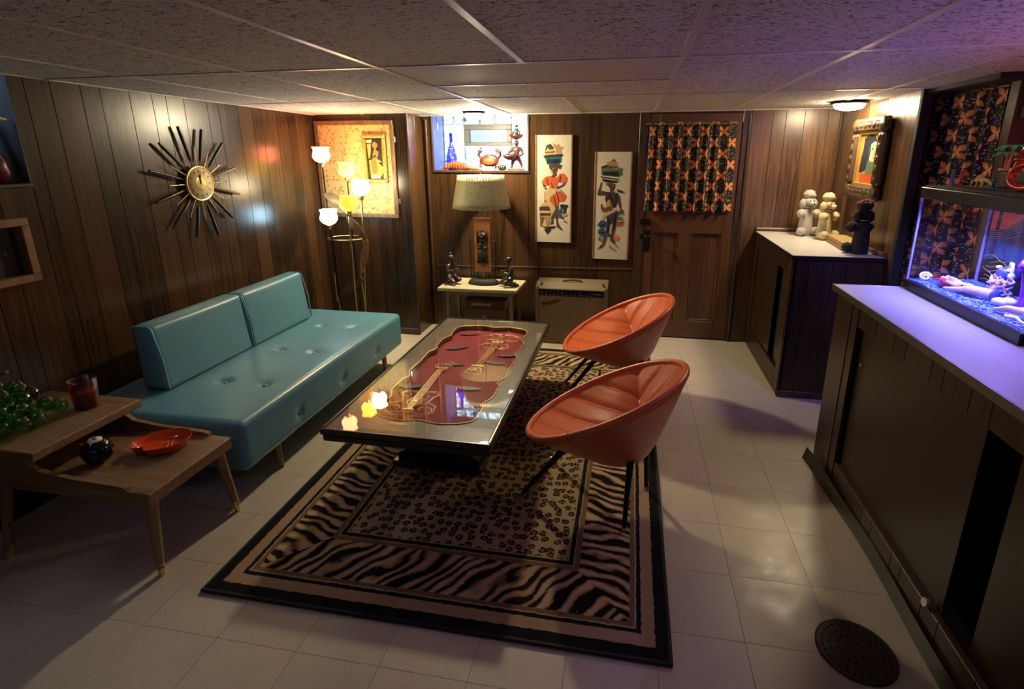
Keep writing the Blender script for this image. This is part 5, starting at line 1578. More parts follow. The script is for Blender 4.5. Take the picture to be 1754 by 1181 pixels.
bs = thing('blue_stone', 'small cobalt blue glass stone in front of the lobster claw', 'ornament', (-1.63, 4.712, WZ0))
MB().ball((0, 0, .011), (.027, .014, .012), 14, 8, bumpy=.15).build('stone', 'blue_glass', bs, world=False)

cr = thing('crab_ornament', 'mottled red crab shell propped upright against the window', 'ornament', (-1.305, 4.84, WZ0))
mat('crab', (.12, .022, .010), .35, var=.55, vscale=45)
MB().ball((0, 0, .085), (.092, .022, .055), 22, 14, bumpy=.10, seed=3).build('carapace', 'crab', cr, world=False)
MB().ball((0, -.012, .075), (.062, .018, .036), 16, 10, bumpy=.15, seed=5).build('belly_plate', mat('crab_pale', (.24, .075, .022), .4, var=.4, vscale=60), cr, world=False)
for s_ in (-1, 1):
    c = MB(); c.tube([(s_ * .075, 0, .095), (s_ * .105, 0, .13), (s_ * .095, 0, .165), (s_ * .07, 0, .19)], [.010, .012, .017, .003], 8); c.tube([(s_ * .092, 0, .16), (s_ * .058, 0, .172), (s_ * .052, 0, .19)], [.008, .006, .002], 6)
    c.build('pincer', mat('crab_claw', (.05, .018, .016), .35) if 'crab_claw' not in MATS else 'crab_claw', cr, world=False)
    for k in range(4):
        l = MB(); a = -.2 - .33 * k
        l.tube([(s_ * .07, 0, .075 - .012 * k), (s_ * (.12 - .012 * k), -.004, .075 - .022 * k + .012), (s_ * (.155 - .022 * k), -.004, max(.004, .035 - .020 * k))], [.006, .005, .0015], 6)
        l.build('walking_leg', 'crab', cr, world=False)

fb = thing('bowl_bearer', 'carved wooden man carrying a bowl and balancing another on his head', 'figurine', (-1.05, 4.85, WZ0 + .016))
mat('carved_red', (.060, .015, .009), .4, var=.3)
V = [(0, 0, .105), (0, 0, .145), (0, 0, .175), (0, 0, .195), (-.035, 0, .065), (-.045, -.01, .015), (-.058, -.022, .006), (.032, 0, .065), (.048, 0, .015), (.040, -.016, .006),
     (-.045, 0, .165), (-.085, -.01, .13), (-.09, -.02, .10), (.045, 0, .165), (.062, -.01, .125), (.02, -.03, .105)]
E = [(0, 1), (1, 2), (2, 3), (0, 4), (4, 5), (5, 6), (0, 7), (7, 8), (8, 9), (2, 10), (10, 11), (11, 12), (2, 13), (13, 14), (14, 15)]
link('body', skin(V, E, [.024, .026, .026, .012, .018, .012, .009, .018, .012, .009, .016, .012, .009, .016, .012, .009], 1), 'carved_red', fb, world=False)
MB().ball((0, -.004, .222), (.022, .024, .028), 12, 10).build('head', 'carved_red', fb, world=False)
bw = MB(); bw.lathe([(0, .252), (.02, .252), (.055, .275), (.066, .298), (.060, .298), (.03, .272), (0, .268)], (0, 0, 0), 24); bw.build('head_bowl', 'carved_red', fb, world=False)
bw = MB(); bw.lathe([(0, .075), (.022, .075), (.058, .098), (.066, .118), (.060, .118), (.03, .095), (0, .09)], (-.055, -.045, 0), 24); bwo = bw.build('hand_bowl', 'carved_red', fb, world=False)
st_ = MB(); rv = random.Random(3)
for k in range(9): st_.ball((-.055 + rv.uniform(-.035, .035), -.045 + rv.uniform(-.03, .03), .118 + rv.uniform(0, .012)), .014, 8, 6, bumpy=.2, seed=k)
st_.build('blue_stones', mat('blue_stone', (.06, .10, .16), .4), bwo, world=False)
bx(-.075, .075, -.055, .04, -.016, .0, b=.003).build('plinth', 'frame_wood', fb, world=False)
ms = thing('seated_statuette', 'small dark green seated statuette in the wooden bowl by the window', 'figurine', (-1.05, 4.85, WZ0 + .29))
V = [(0, 0, .018), (0, 0, .045), (0, 0, .062), (0, -.003, .080), (-.022, 0, .055), (-.032, -.008, .030), (-.022, -.02, .010), (.022, 0, .055), (.032, -.008, .030), (.020, -.02, .010), (-.025, -.02, .012), (.025, -.02, .012)]
E = [(0, 1), (1, 2), (2, 3), (2, 4), (4, 5), (5, 6), (2, 7), (7, 8), (8, 9), (0, 10), (0, 11)]
link('body', skin(V, E, [.018, .014, .014, .013, .009, .007, .006, .009, .007, .006, .011, .011], 1), mat('green_bronze', (.02, .035, .035), .35), ms, world=False)
MB().ball((0, .004, .094), (.017, .018, .013), 10, 8).build('hair', 'green_bronze', ms, world=False)
kg = thing('small_keg', 'small dark keg with brass bands lying on the window sill', 'ornament', (-1.165, 4.755, WZ0))
k_ = MB(); k_.M = Matrix.Translation((0, 0, .024)) @ Matrix.Rotation(PI / 2, 4, 'Y'); k_.lathe([(0, -.035), (.018, -.035), (.024, 0), (.018, .035), (0, .035)], (0, 0, 0), 18); k_.build('barrel', 'black', kg, world=False)
for q in (-.02, .0, .02):
    b_ = MB(); b_.M = Matrix.Translation((q, 0, .024)) @ Matrix.Rotation(PI / 2, 4, 'Y'); b_.lathe([(.0225, -.003), (.0245, -.003), (.0245, .003), (.0225, .003)], (0, 0, 0), 18); b_.build('hoop', 'brass', kg, world=False)

# ================================================================= CURTAINS
def curtain(name, label, M, w_top, w_bot, h_, folds, amp, lean=0.0, full=1.6, header=.0):
    r = thing(name, label, 'curtain', M.translation)
    c = MB(); c.M = M
    rr = random.Random(4); phs = [rr.uniform(-.6, .6) for _ in range(40)]
    def ph(u): 
        k = u * folds; i = int(k); t = k - i
        return 2 * PI * k + phs[i] * (1 - t) + phs[i + 1] * t
    def fn(u, v):
        w_ = w_top + (w_bot - w_top) * (1 - v)
        off = (w_top - w_) / 2
        a = amp * (.45 + .55 * (1 - v) ** .5)
        x = off + u * w_ + .010 * math.sin(ph(u) * 1.0 + 1.2) * (1 - .4 * v)
        z = a * math.sin(ph(u)) + a * .35 * math.sin(2.3 * ph(u) + 1)
        return (x, v * h_ + (.006 * math.sin(ph(u) * .5) if v == 0 else 0), z + amp * 1.3)
    c.grid(fn, folds * 16, 26, uv=lambda u, v: (u * w_top * full, v * h_))
    o = c.build('cloth', 'floral', r)
    sd = o.modifiers.new('thickness', 'SOLIDIFY'); sd.thickness = .0015
    rd = MB(); rd.M = M; rd.tube([(-.03, h_ - .012, amp * 1.3), (w_top + .03, h_ - .012, amp * 1.3)], .006, 8); rd.build('rod', 'brass', r)
    return r
curtain('door_curtain', 'orange flower curtain gathered over the upper half of the wooden door', on_back(.118, YB - .012, 1.150), .690, .722, .735, 9, .017, full=1.25)
curtain('bar_curtain', 'long orange flower curtain hanging behind the aquarium on the bar wall', on_right(1.775, 3.98, .55), .94, .94, 1.42, 9, .022, full=1.0)

# framed panel and post on the bar wall; sheet colour carries orange light
op = thing('orange_lit_panel', 'panel coloured with orange lamplight in a dark wooden frame on the bar wall', 'wall panel', (XB, 2.45, 1.0))
bx(XB - .03, XB - .02, 1.9, 2.93, 1.05, 1.80).build('panel_sheet', mat('orange_lit_sheet', (.80, .17, .02), .5), op)
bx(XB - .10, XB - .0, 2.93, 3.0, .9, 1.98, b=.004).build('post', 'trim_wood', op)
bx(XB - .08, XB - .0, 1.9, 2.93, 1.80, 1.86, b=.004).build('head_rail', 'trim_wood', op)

# ================================================================= ALCOVE PORTRAIT
ap = thing('ornate_portrait', 'portrait of a dark-haired woman in red in a carved bronze frame on the alcove wall', 'picture', (XR, 4.03, 1.33))
Mq = on_right(XR, 4.30, 1.335) 
qw, qh = .52, .535
ornate_frame(ap, Mq, qw, qh, .095, mat('bronze_frame', (.095, .060, .032), .35, metal=.4, var=.35, vscale=40), deep=.055)
f = MB(); f.M = Mq; f.box(.08, qw - .08, .08, qh - .08, 0, .018); f.build('canvas', 'p_ground', ap)
for (a, b_, c, d) in ((.085, qw - .085, .085, .105), (.085, qw - .085, qh - .105, qh - .085), (.085, .105, .105, qh - .105), (qw - .105, qw - .085, .105, qh - .105)):
    f = MB(); f.M = Mq; f.box(a, b_, c, d, 0, .034, b=.003); f.build('liner', 'gold', ap)
cq = crop_map(560, 710, 165, 665, qw - .17, qh - .17)
cq2 = lambda P: [(x + .085, y + .085) for x, y in cq(P)]
flat_shapes(ap, Mq, [
    ('painted_hair', 'p_navy', cq2([(590, 230), (620, 195), (655, 200), (675, 250), (650, 330), (640, 430), (625, 520), (600, 545), (580, 540), (585, 400), (592, 330)])),
    ('painted_dress', 'p_red', cq2([(590, 560), (620, 545), (665, 545), (695, 590), (697, 655), (600, 650)])),
    ('painted_neck', 'p_green', cq2([(632, 430), (672, 440), (672, 545), (655, 560), (625, 548)])),
    ('painted_face', 'p_paleface', cq2([(640, 285), (660, 258), (682, 270), (688, 330), (690, 400), (680, 435), (655, 440), (640, 420), (632, 360)])),
    ('painted_cheek', 'p_teal', cq2([(632, 310), (642, 285), (645, 350), (640, 420), (632, 380)])),
    ('painted_eye', 'p_black', cq2([(646, 325), (655, 315), (664, 325), (655, 333)])),
    ('painted_eye', 'p_black', cq2([(674, 325), (680, 318), (686, 326), (680, 333)])),
    ('painted_lips', 'p_red', cq2([(660, 405), (672, 399), (682, 405), (671, 412)])),
    ('painted_nose', 'p_tan', cq2([(668, 330), (674, 375), (664, 380)]))], z0=.018)

# ================================================================= POODLES, DRAUGHTS BOX
def poodle(label, x, y, rz, m, s=1.0, hat=None):
    r = thing('knitted_poodle', label, 'ornament', (x, y, 1.0085), rz, 'knitted poodles on the alcove counter')
    M = MB; 
    b_ = M(); b_.lathe([(0, 0), (.050, 0), (.053, .03), (.050, .09), (.045, .16), (.036, .20), (.028, .225), (0, .228)], (0, 0, 0), 22, fn=lambda q, z: 1 + .02 * math.sin(z * 420)); b_.build('body', m, r, world=False)
    h = M(); h.ball((0, -.012, .262), (.038, .042, .038), 14, 10, bumpy=.1); h.build('head', m, r, world=False)
    z = M(); z.ball((0, -.058, .250), (.020, .026, .018), 12, 8, bumpy=.15); z.build('muzzle', m, r, world=False)
    z = M(); z.ball((0, -.083, .253), .006, 6, 5); z.build('nose', 'black', r, world=False)
    for sx_ in (-1, 1):
        e = M(); e.ball((sx_ * .016, -.048, .272), .0048, 6, 5); e.build('eye', 'black', r, world=False)
        e = M(); e.ball((sx_ * .046, -.004, .245), (.024, .026, .040), 14, 10, bumpy=.22, seed=sx_ + 2); e.build('ear', m, r, world=False)
        e = M(); e.ball((sx_ * .062, -.03, .172), (.034, .034, .034), 14, 10, bumpy=.22, seed=sx_ * 3); e.build('front_paw', m, r, world=False)
        e = M(); e.ball((sx_ * .055, -.045, .033), (.036, .040, .033), 14, 10, bumpy=.22, seed=sx_ * 5); e.build('foot', m, r, world=False)
    t = M(); t.ball((0, -.005, .316), (.044, .046, .036), 18, 12, bumpy=.28, seed=7); t.build('topknot', m, r, world=False)
    if hat:
        rq = random.Random(9)
        for k in range(9):
            a, e_ = rq.uniform(0, 6.28), rq.uniform(.3, 1.4)
            q = MB(); q.ball((.042 * math.cos(a) * math.cos(e_), -.005 + .044 * math.sin(a) * math.cos(e_), .316 + .034 * math.sin(e_)), .011, 8, 6, bumpy=.3, seed=k); q.build('yarn_flower', hat, r, world=False)
    c = M(); c.tube([(.034 * math.cos(2 * PI * k / 20), .034 * math.sin(2 * PI * k / 20) - .004, .222) for k in range(20)], .005, 6, closed=True); c.build('collar', 'steel' if hat else m, r, world=False)
    r.scale = (s, s, s)
    return r
mat('grey_yarn', (.48, .45, .38), .9, var=.12, bump=.8, bscale=160)
mat('cream_yarn', (.60, .50, .30), .9, var=.2, bump=1.0, bscale=120)
mat('black_yarn', (.010, .008, .009), .85, bump=.8, bscale=140)
mat('pink_yarn', (.35, .06, .06), .85, bump=.8, bscale=140)
poodle('off-white crocheted poodle bottle cover nearest the back wall on the alcove counter', 1.375, 4.485, 0.25, 'grey_yarn')
poodle('cream fluffy poodle figure standing behind the chequered box', 1.460, 4.315, .55, 'cream_yarn', .98)
poodle('black crocheted poodle with reddish topknot at the front edge of the alcove counter', 1.485, 3.705, PI + .3, 'black_yarn', .98, 'pink_yarn')
ds = thing('draughts_box', 'wooden draughts box with chequered lid on the alcove counter', 'box', (1.505, 4.0, 1.005), -.08)
bx(-.075, .055, -.20, .19, 0, .052, b=.002).build('case', mat('box_wood', (.30, .17, .08), .5, var=.2), ds, world=False)
for a in range(4):
    for c in range(10):
        x0, y0 = -.072 + a * .031, -.195 + c * .038
        bx(x0, x0 + .0305, y0, y0 + .0375, .052, .0536).build('lid_square', 'p_ochre' if (a + c) % 2 else 'p_straw', ds, world=False)
bd_ = MB(); bd_.box(-.0765, -.075, -.20, .19, .024, .028); bd_.box(-.075, .055, -.2015, -.20, .018, .034); bd_.build('side_band', 'p_brown', ds, world=False)

# ================================================================= LITTLE FITTINGS ON THE BACK WALL
cbl = MB(); cbl.tube([(-1.80, YB - .006, .60), (-1.2, YB - .006, .612), (-.5, YB - .006, .622), (.03, YB - .006, .632)], .003, 6)
o = cbl.build('wall_cable', mat('cable_brown', (.10, .065, .04), .5)); origin(o, (-1.8, YB - .006, .60))
tag(o, 'thin brown cable run level along the panelled back wall', 'cable')
hk = thing('wall_bracket', 'small dark metal bracket on the wall trim below the window', 'bracket', (-1.862, YB - .03, .33))
q = MB(); q.box(-.012, .012, .012, .03, -.05, .06, b=.003); q.tube([(0, .012, .03), (.02, -.015, .03), (.045, -.02, .035)], .006, 7); q.tube([(0, .012, -.02), (.02, -.012, -.02), (.04, -.015, -.01)], .006, 7); q.build('plate_and_hooks', 'black_metal', hk, world=False)
# ================================================================= AQUARIUM
tx0, tx1, ty0, ty1, tz0, tz1 = 1.345, 1.665, 1.965, 2.850, 1.003, 1.492
ty1 = 2.800
aq = thing('aquarium', 'glass aquarium with black rim, lit violet, standing on the bar', 'aquarium', ((tx0 + tx1) / 2, (ty0 + ty1) / 2, tz0))
fr = MB()
for z0, z1 in ((tz0, tz0 + .045), (tz1 - .05, tz1)):
    for (a, b_, c, d) in ((tx0, tx0 + .012, ty0, ty1), (tx1 - .012, tx1, ty0, ty1), (tx0, tx1, ty0, ty0 + .012), (tx0, tx1, ty1 - .012, ty1)):
        fr.box(a, b_, c, d, z0, z1, b=.003)
fr.box(tx0 + .01, tx1 - .01, ty0 + .01, ty1 - .01, tz0, tz0 + .010)
fr.build('plastic_rim', 'black', aq)
g = .006
for nm, a in (('front_pane', (tx0 + .002, tx0 + .002 + g, ty0 + .004, ty1 - .004)), ('end_pane', (tx0 + .01, tx1 - .01, ty0 + .002, ty0 + .002 + g)), ('end_pane', (tx0 + .01, tx1 - .01, ty1 - .002 - g, ty1 - .002)), ('rear_pane', (tx1 - .002 - g, tx1 - .002, ty0 + .004, ty1 - .004))):
    bx(*a, tz0 + .02, tz1 - .02).build(nm, 'clear_glass', aq)
mat('seal', (.25, .27, .75), .3)
for x in (tx0 + .010, tx1 - .012):
    for y in (ty0 + .010, ty1 - .012):
        bx(x - .004, x + .004, y - .004, y + .004, tz0 + .045, tz1 - .05).build('silicone_seam', 'seal', aq)
# lamp under the lid
lm = MB(); lm.tube([(tx0 + .10, ty0 + .06, tz1 - .030), (tx0 + .10, ty1 - .06, tz1 - .030)], .011, 10)
lm.build('light_tube', mat('tank_tube', (.8, .8, 1), .4, emit=(.29, .25, 1.0), estr=E_TANK), aq)
rf = MB(); rx = tx0 + .10
rf.box(rx - .030, rx - .024, ty0 + .04, ty1 - .04, tz1 - .064, tz1 - .012); rf.box(rx + .024, rx + .030, ty0 + .04, ty1 - .04, tz1 - .064, tz1 - .012)
rf.box(rx - .030, rx + .030, ty0 + .036, ty0 + .040, tz1 - .064, tz1 - .012); rf.box(rx - .030, rx + .030, ty1 - .040, ty1 - .036, tz1 - .064, tz1 - .012)
rf.build('light_shield', 'black_matt', aq)  # dark trough added round the tube to limit its sideways spill
# lid with hinge strip
bx(tx0 + .01, tx1 - .01, ty0 + .01, ty1 - .01, tz1 - .012, tz1 + .008, b=.003).build('lid', 'black_matt', aq)
hoodo = bx(tx1 - .10, tx1 + .02, ty0 + .02, ty1 - .15, tz1 + .008, tz1 + .075, b=.006).build('light_housing', mat('charcoal', (.032, .030, .030), .6), aq)
# backdrop picture on the rear pane
bd = MB(); bd.box(tx1 - .010, tx1 - .0088, ty0 + .015, ty1 - .03, tz0 + .03, tz1 - .03); bdo = bd.build('backdrop_card', 'p_blue', aq)
Mb = on_right(tx1 - .0102, ty1 - .03, tz0 + .03); W_, H_ = ty1 - ty0 - .045, tz1 - tz0 - .06
for nm, m, P in (('backdrop_sky', mat('bd_red', (.62, .07, .06), .5), [(0, H_), (W_, H_), (W_, H_ * .80), (.20, H_ * .80), (.10, H_ * .66), (0, H_ * .63)]),
                 ('backdrop_hill', mat('bd_hill', (.05, .04, .07), .6), [(0, H_ * .63), (.10, H_ * .66), (.20, H_ * .80), (W_, H_ * .80), (W_, H_ * .50), (.2, H_ * .50), (.1, H_ * .54), (0, H_ * .52)]),
                 ('backdrop_ground', 'p_black', [(0, 0), (W_, 0), (W_, H_ * .34), (.3, H_ * .31), (.1, H_ * .36), (0, H_ * .30)])):
    f = MB(); f.M = Mb; f.prism(P, 0, .0006); f.build(nm, m, bdo)
f = MB(); f.M = Mb; f.prism([(.045, H_), (.068, H_), (.055, H_ * .38), (.030, H_ * .36)], 0, .0010); f.build('backdrop_trunk', mat('bd_trunk', (.03, .02, .05), .6), bdo)
ln = MB(); ln.M = Mb
for k in range(7):
    y = H_ * (.08 + .045 * k)
    ln.tube([(.01 + .02 * (k % 3) + i * .02, y + .010 * math.sin(i * .8 + k) , .001) for i in range(10)], .0012, 4)
for k in range(5):
    ln.tube([(i * .025, H_ * (.54 + .02 * k) + (.0006 * i * i) * (1 + .2 * k), .001) for i in range(9)], .0008, 4)
ln.build('backdrop_lines', mat('bd_line', (.42, .36, .20), .5), bdo)
# gravel: countless pebbles
rv = random.Random(11); gm = MB()
bx(tx0 + .009, tx1 - .011, ty0 + .009, ty1 - .009, tz0 + .012, tz0 + .048).build('gravel_bed', mat('gravel_deep', (.015, .05, .22), .6), aq)
base = MB().ball((0, 0, 0), (1, 1, .7), 6, 4)
for k in range(2600):
    x, y = rv.uniform(tx0 + .014, tx1 - .016), rv.uniform(ty0 + .014, ty1 - .014)
    s_ = rv.uniform(.0045, .0075); q = rv.uniform(0, 6)
    c_, d_ = math.cos(q) * s_, math.sin(q) * s_
    gm.add([(x + v[0] * c_ - v[1] * d_ * .8, y + v[0] * d_ + v[1] * c_ * .8, tz0 + .049 + rv.random() * 0 + v[2] * s_ + .004 * math.sin(x * 40) * math.sin(y * 30)) for v in base.V], base.F, True)
m, nt, b = new_mat('gravel')
tc = nd(nt, 'ShaderNodeTexCoord'); vo = nd(nt, 'ShaderNodeTexVoronoi', Vector=tc.outputs['Object'], Scale=90.0)
nt.links.new(ramp(nt, vo.outputs['Color'], [(.1, (.02, .07, .32)), (.6, (.05, .16, .60)), (.95, (.22, .34, .80))]), b.inputs['Base Color'])
b.inputs['Roughness'].default_value = .35
gm.build('gravel', 'gravel', aq, kind='stuff')
GZ = tz0 + .055
# mushrooms / spotted fish on the left
ps = thing('spotted_toy', 'pink spotted toy fish on the blue gravel held by the dummy hand', 'toy', (1.435, 2.60, GZ))
mat('toy_pink', (.60, .03, .10), .3); mat('toy_white', (.75, .73, .72), .4)
b_ = MB(); b_.ball((0, 0, .022), (.030, .052, .024), 16, 10); bo = b_.build('body', 'toy_pink', ps, world=False)
rv = random.Random(4)
sp_ = MB()
for k in range(26):
    q, t = rv.uniform(0, 6.28), rv.uniform(.1, 1.5); d = Vector((math.sin(t) * math.cos(q), math.sin(t) * math.sin(q), math.cos(t)))
    sp_.ball((d.x * .0302, d.y * .0522, .022 + d.z * .0242), .0048, 6, 4)
sp_.build('white_spots', 'toy_white', bo, world=False)
tf = MB(); tf.prism([(-.004, .05), (-.02, .08), (0, .073), (.02, .08), (.004, .05)], .016, .024); tf.build('tail_fin', 'toy_pink', ps, world=False)
sk = thing('spiral_shell', 'white spiral shell beside the spotted toy fish at the tank end', 'shell', (1.405, 2.735, GZ))
s_ = MB(); s_.tube([((.026 - .0011 * i) * math.cos(i * .55), (.02 - .0009 * i) * math.sin(i * .55) * .6, .016 + (.018 - .0008 * i) * math.sin(i * .55)) for i in range(22)], [.008 - .0003 * i for i in range(22)], 7); s_.build('whorl', 'toy_white', sk, world=False)
sk = thing('rounded_shell', 'pale rounded shell lying above the spotted toy fish', 'shell', (1.475, 2.66, GZ))
MB().ball((0, 0, .017), (.034, .028, .018), 14, 8, bumpy=.12).build('shell_body', mat('shell_lilac', (.55, .48, .55), .4), sk, world=False)
# dummy hand and forearm: one continuous skinned mesh
hn = thing('dummy_hand', 'mannequin hand and forearm lying on the blue gravel', 'mannequin hand', (1.45, 2.46, GZ))
V = [(0, 0, .024), (.004, .045, .028), (.018, -.05, .026), (.034, -.088, .024),                     # wrist, palm, forearm
     (-.030, .070, .026), (-.036, .110, .030), (-.030, .140, .020),                                   # index
     (-.012, .078, .030), (-.012, .125, .036), (-.010, .158, .022),                                   # middle
     (.006, .078, .030), (.010, .122, .034), (.012, .150, .020),                                      # ring
     (.024, .070, .026), (.032, .104, .026), (.034, .126, .014),                                      # little
     (-.034, .025, .018), (-.058, .055, .012), (-.062, .085, .008)]                                   # thumb from the side of the palm
E = [(0, 1), (0, 2), (2, 3), (1, 4), (4, 5), (5, 6), (1, 7), (7, 8), (8, 9), (1, 10), (10, 11), (11, 12), (1, 13), (13, 14), (14, 15), (0, 16), (16, 17), (17, 18)]
Rr = [(.021, .018), (.034, .016), (.024, .022), (.027, .026)] + [.0095, .0085, .0065] * 3 + [.0085, .0075, .006] + [.012, .0095, .007]
link('hand_and_forearm', skin(V, E, Rr, 2), mat('dummy_skin', (.60, .40, .34), .35), hn, world=False)
c = MB(); c.M = Matrix.Translation((.036, -.092, .024)) @ Matrix.Rotation(.38, 4, 'Z') @ Matrix.Rotation(PI / 2, 4, 'X'); c.lathe([(0, -.002), (.0255, -.002), (.0255, .004), (0, .004)], (0, 0, 0), 20); c.build('cut_end', mat('cut_blue', (.03, .06, .28), .5), hn, world=False)
# anglerfish toy
af = thing('anglerfish_toy', 'toy anglerfish with white fangs and a dangling lure in the tank', 'toy', (1.60, 2.50, GZ))
mat('fish_blue', (.035, .05, .22), .3); mat('glow_green', (.50, .62, .35), .4)
MB().ball((0, 0, .085), (.040, .046, .036), 18, 12).build('body', 'fish_blue', af, world=False)
mth = MB(); mth.ball((-.012, -.004, .046), (.038, .042, .026), 16, 10); mth.build('lower_jaw', 'fish_blue', af, world=False)
for k in range(7):
    y = -.034 + .0105 * k; x = -.040 - .010 * math.cos((y) / .04 * 1.4)
    t = MB(); t.tube([(x, y, .040), (x + .004, y, .078)], [.0048, .0035], 6); t.build('fang', 'toy_white', af, world=False)
for s_ in (-1, 1):
    e = MB(); e.ball((-.018, s_ * .034, .112), (.012, .012, .009), 10, 8); e.build('eye', 'glow_green', af, world=False)
l = MB(); l.tube([(-.005, -.01, .118), (-.012, -.025, .140), (-.020, -.045, .142), (-.024, -.056, .125), (-.024, -.058, .105)], [.006, .007, .0075, .007, .006], 8); l.ball((-.024, -.058, .092), (.013, .013, .015), 10, 8); l.build('lure', 'glow_green', af, world=False)
fn = MB(); fn.prism([(-.02, .03), (.015, .075), (.03, .03)], .083, .087); fn.build('tail_fin', 'fish_blue', af, world=False)
pst = MB(); pst.tube([(0, 0, 0), (0, 0, .03)], .014, 8); pst.build('support', 'fish_blue', af, world=False)
# doll head
dhd = thing('curly_doll', 'doll head with lilac curls half sunk in the gravel', 'doll head', (1.528, 2.432, GZ))
MB().ball((0, 0, .028), (.030, .032, .034), 16, 12).build('face', 'dummy_skin', dhd, world=False)
li = MB(); li.ball((-.029, -.004, .018), (.004, .010, .005), 8, 6); li.build('lips', 'toy_pink', dhd, world=False)
ns = MB(); ns.ball((-.031, -.004, .030), (.004, .004, .006), 6, 5); ns.build('nose', 'dummy_skin', dhd, world=False)
for s_ in (-1, 1):
    e = MB(); e.ball((-.028, -.004 + s_ * .012, .038), (.003, .005, .003), 6, 5); e.build('eye', 'black', dhd, world=False)
cu = MB(); rv = random.Random(6); mat('lilac_hair', (.40, .30, .42), .5)
for k in range(26):
    q = rv.uniform(-2.2, 2.2); z = rv.uniform(.0, .062); R_ = .036 + .006 * rv.random()
    if abs(q - PI) < .9: continue
    x, y = R_ * math.cos(q), R_ * math.sin(q)
    cu.tube([(x + .008 * math.cos(i * .9), y + .008 * math.sin(i * .9), z + .0035 * i - .006) for i in range(12)], .0042, 5)
for k in range(14):
    a = rv.uniform(0, 6.28); r_ = rv.uniform(0, .03)
    cu.tube([(r_ * math.cos(a) + .008 * math.cos(i * .9), r_ * math.sin(a) + .008 * math.sin(i * .9), .058 + .002 * i) for i in range(9)], .0042, 5)
cu.build('curled_hair', 'lilac_hair', dhd, world=False)
# shells
for x, y, s_, lab in ((1.475, 2.315, 1.0, 'ribbed pale clam shell on the gravel beside the dummy forearm'), (1.515, 2.325, .95, 'cream domed shell behind the ribbed clam shell')):
    o = thing('clam_shell', lab, 'shell', (x, y, GZ - .004), group='clam shells in the aquarium')
    b_ = MB(); b_.ball((0, 0, .016 * s_), (.026 * s_, .030 * s_, .018 * s_), 18, 10, bumpy=.05); b_.build('valve', 'shell_lilac' if s_ == 1.0 else mat('shell_cream', (.62, .56, .48), .4), o, world=False)
    h = MB(); h.ball((.018, 0, .008), (.010, .012, .007), 8, 6); h.build('hinge', 'shell_lilac', o, world=False)
# purple robed statue
ps = thing('robed_statue', 'glossy purple robed statue with bald head standing in the tank', 'statue', (1.555, 2.265, GZ - .006))
mat('purple_gloss', (.17, .02, .42), .18)
rb = MB(); rb.lathe([(0, 0), (.042, 0), (.044, .02), (.038, .06), (.044, .10), (.050, .14), (.050, .18), (.046, .215), (.024, .236), (0, .24)], (0, 0, 0), 40, fn=lambda q, z: 1 + .10 * math.sin(9 * q + 14 * z) * (1 - z / .3) + .05 * math.sin(4 * q + 50 * z))
rb.build('robe', 'purple_gloss', ps, world=False)
V = [(0, 0, .205), (-.02, -.040, .20), (-.042, -.036, .16), (-.052, -.010, .182), (-.02, .040, .20), (-.042, .036, .155), (-.052, .008, .175)]
link('sleeves', skin(V, [(0, 1), (1, 2), (2, 3), (0, 4), (4, 5), (5, 6)], [.02, .019, .018, .012, .019, .018, .012], 1), 'purple_gloss', ps, world=False)
h = MB(); h.ball((-.006, 0, .268), (.025, .023, .031), 14, 10); h.ball((-.030, 0, .264), (.006, .005, .008), 6, 5); h.build('head', mat('pale_head', (.52, .46, .55), .3), ps, world=False)
hh = MB(); hh.ball((-.055, 0, .186), (.012, .016, .014), 8, 6); hh.build('clasped_hands', 'pale_head', ps, world=False)
# dummy leg and bones
lg = thing('mannequin_leg', 'pale doll leg lying across the gravel toward the tank corner', 'doll leg', (1.42, 2.12, GZ), group='doll legs in the aquarium')
V = [(-.01, .115, .006), (-.012, .075, .012), (-.012, .062, .024), (.01, .0, .026), (.03, -.07, .032), (.05, -.125, .034)]
link('leg_and_foot', skin([V[i] for i in (2, 1, 0, 3, 4, 5)], [(0, 1), (1, 2), (0, 3), (3, 4), (4, 5)], [.014, .011, .006, .017, .020, .022], 2), 'dummy_skin', lg, world=False)
lg2 = thing('mannequin_leg', 'second pale doll leg lying behind the other on the gravel', 'doll leg', (1.475, 2.11, GZ), group='doll legs in the aquarium')
link('leg_and_foot', skin([V[i] for i in (2, 1, 0, 3, 4, 5)], [(0, 1), (1, 2), (0, 3), (3, 4), (4, 5)], [.013, .010, .006, .016, .019, .020], 2), 'dummy_skin', lg2, world=False)
bn = thing('toy_bone', 'white toy bone lying on the gravel by the front pane', 'toy', (1.385, 2.045, GZ))
b_ = MB(); b_.tube([(-.004, .055, .010), (.002, .03, .016), (.0, 0, .009), (.004, -.035, .010), (.006, -.05, .012)], [.007, .0065, .005, .006, .008], 8)
for e in ((-.010, .060, .010), (.004, .062, .010), (.0, -.056, .012), (.014, -.054, .012)): b_.ball(e, .008, 8, 6)
b_.build('bone', 'toy_white', bn, world=False)

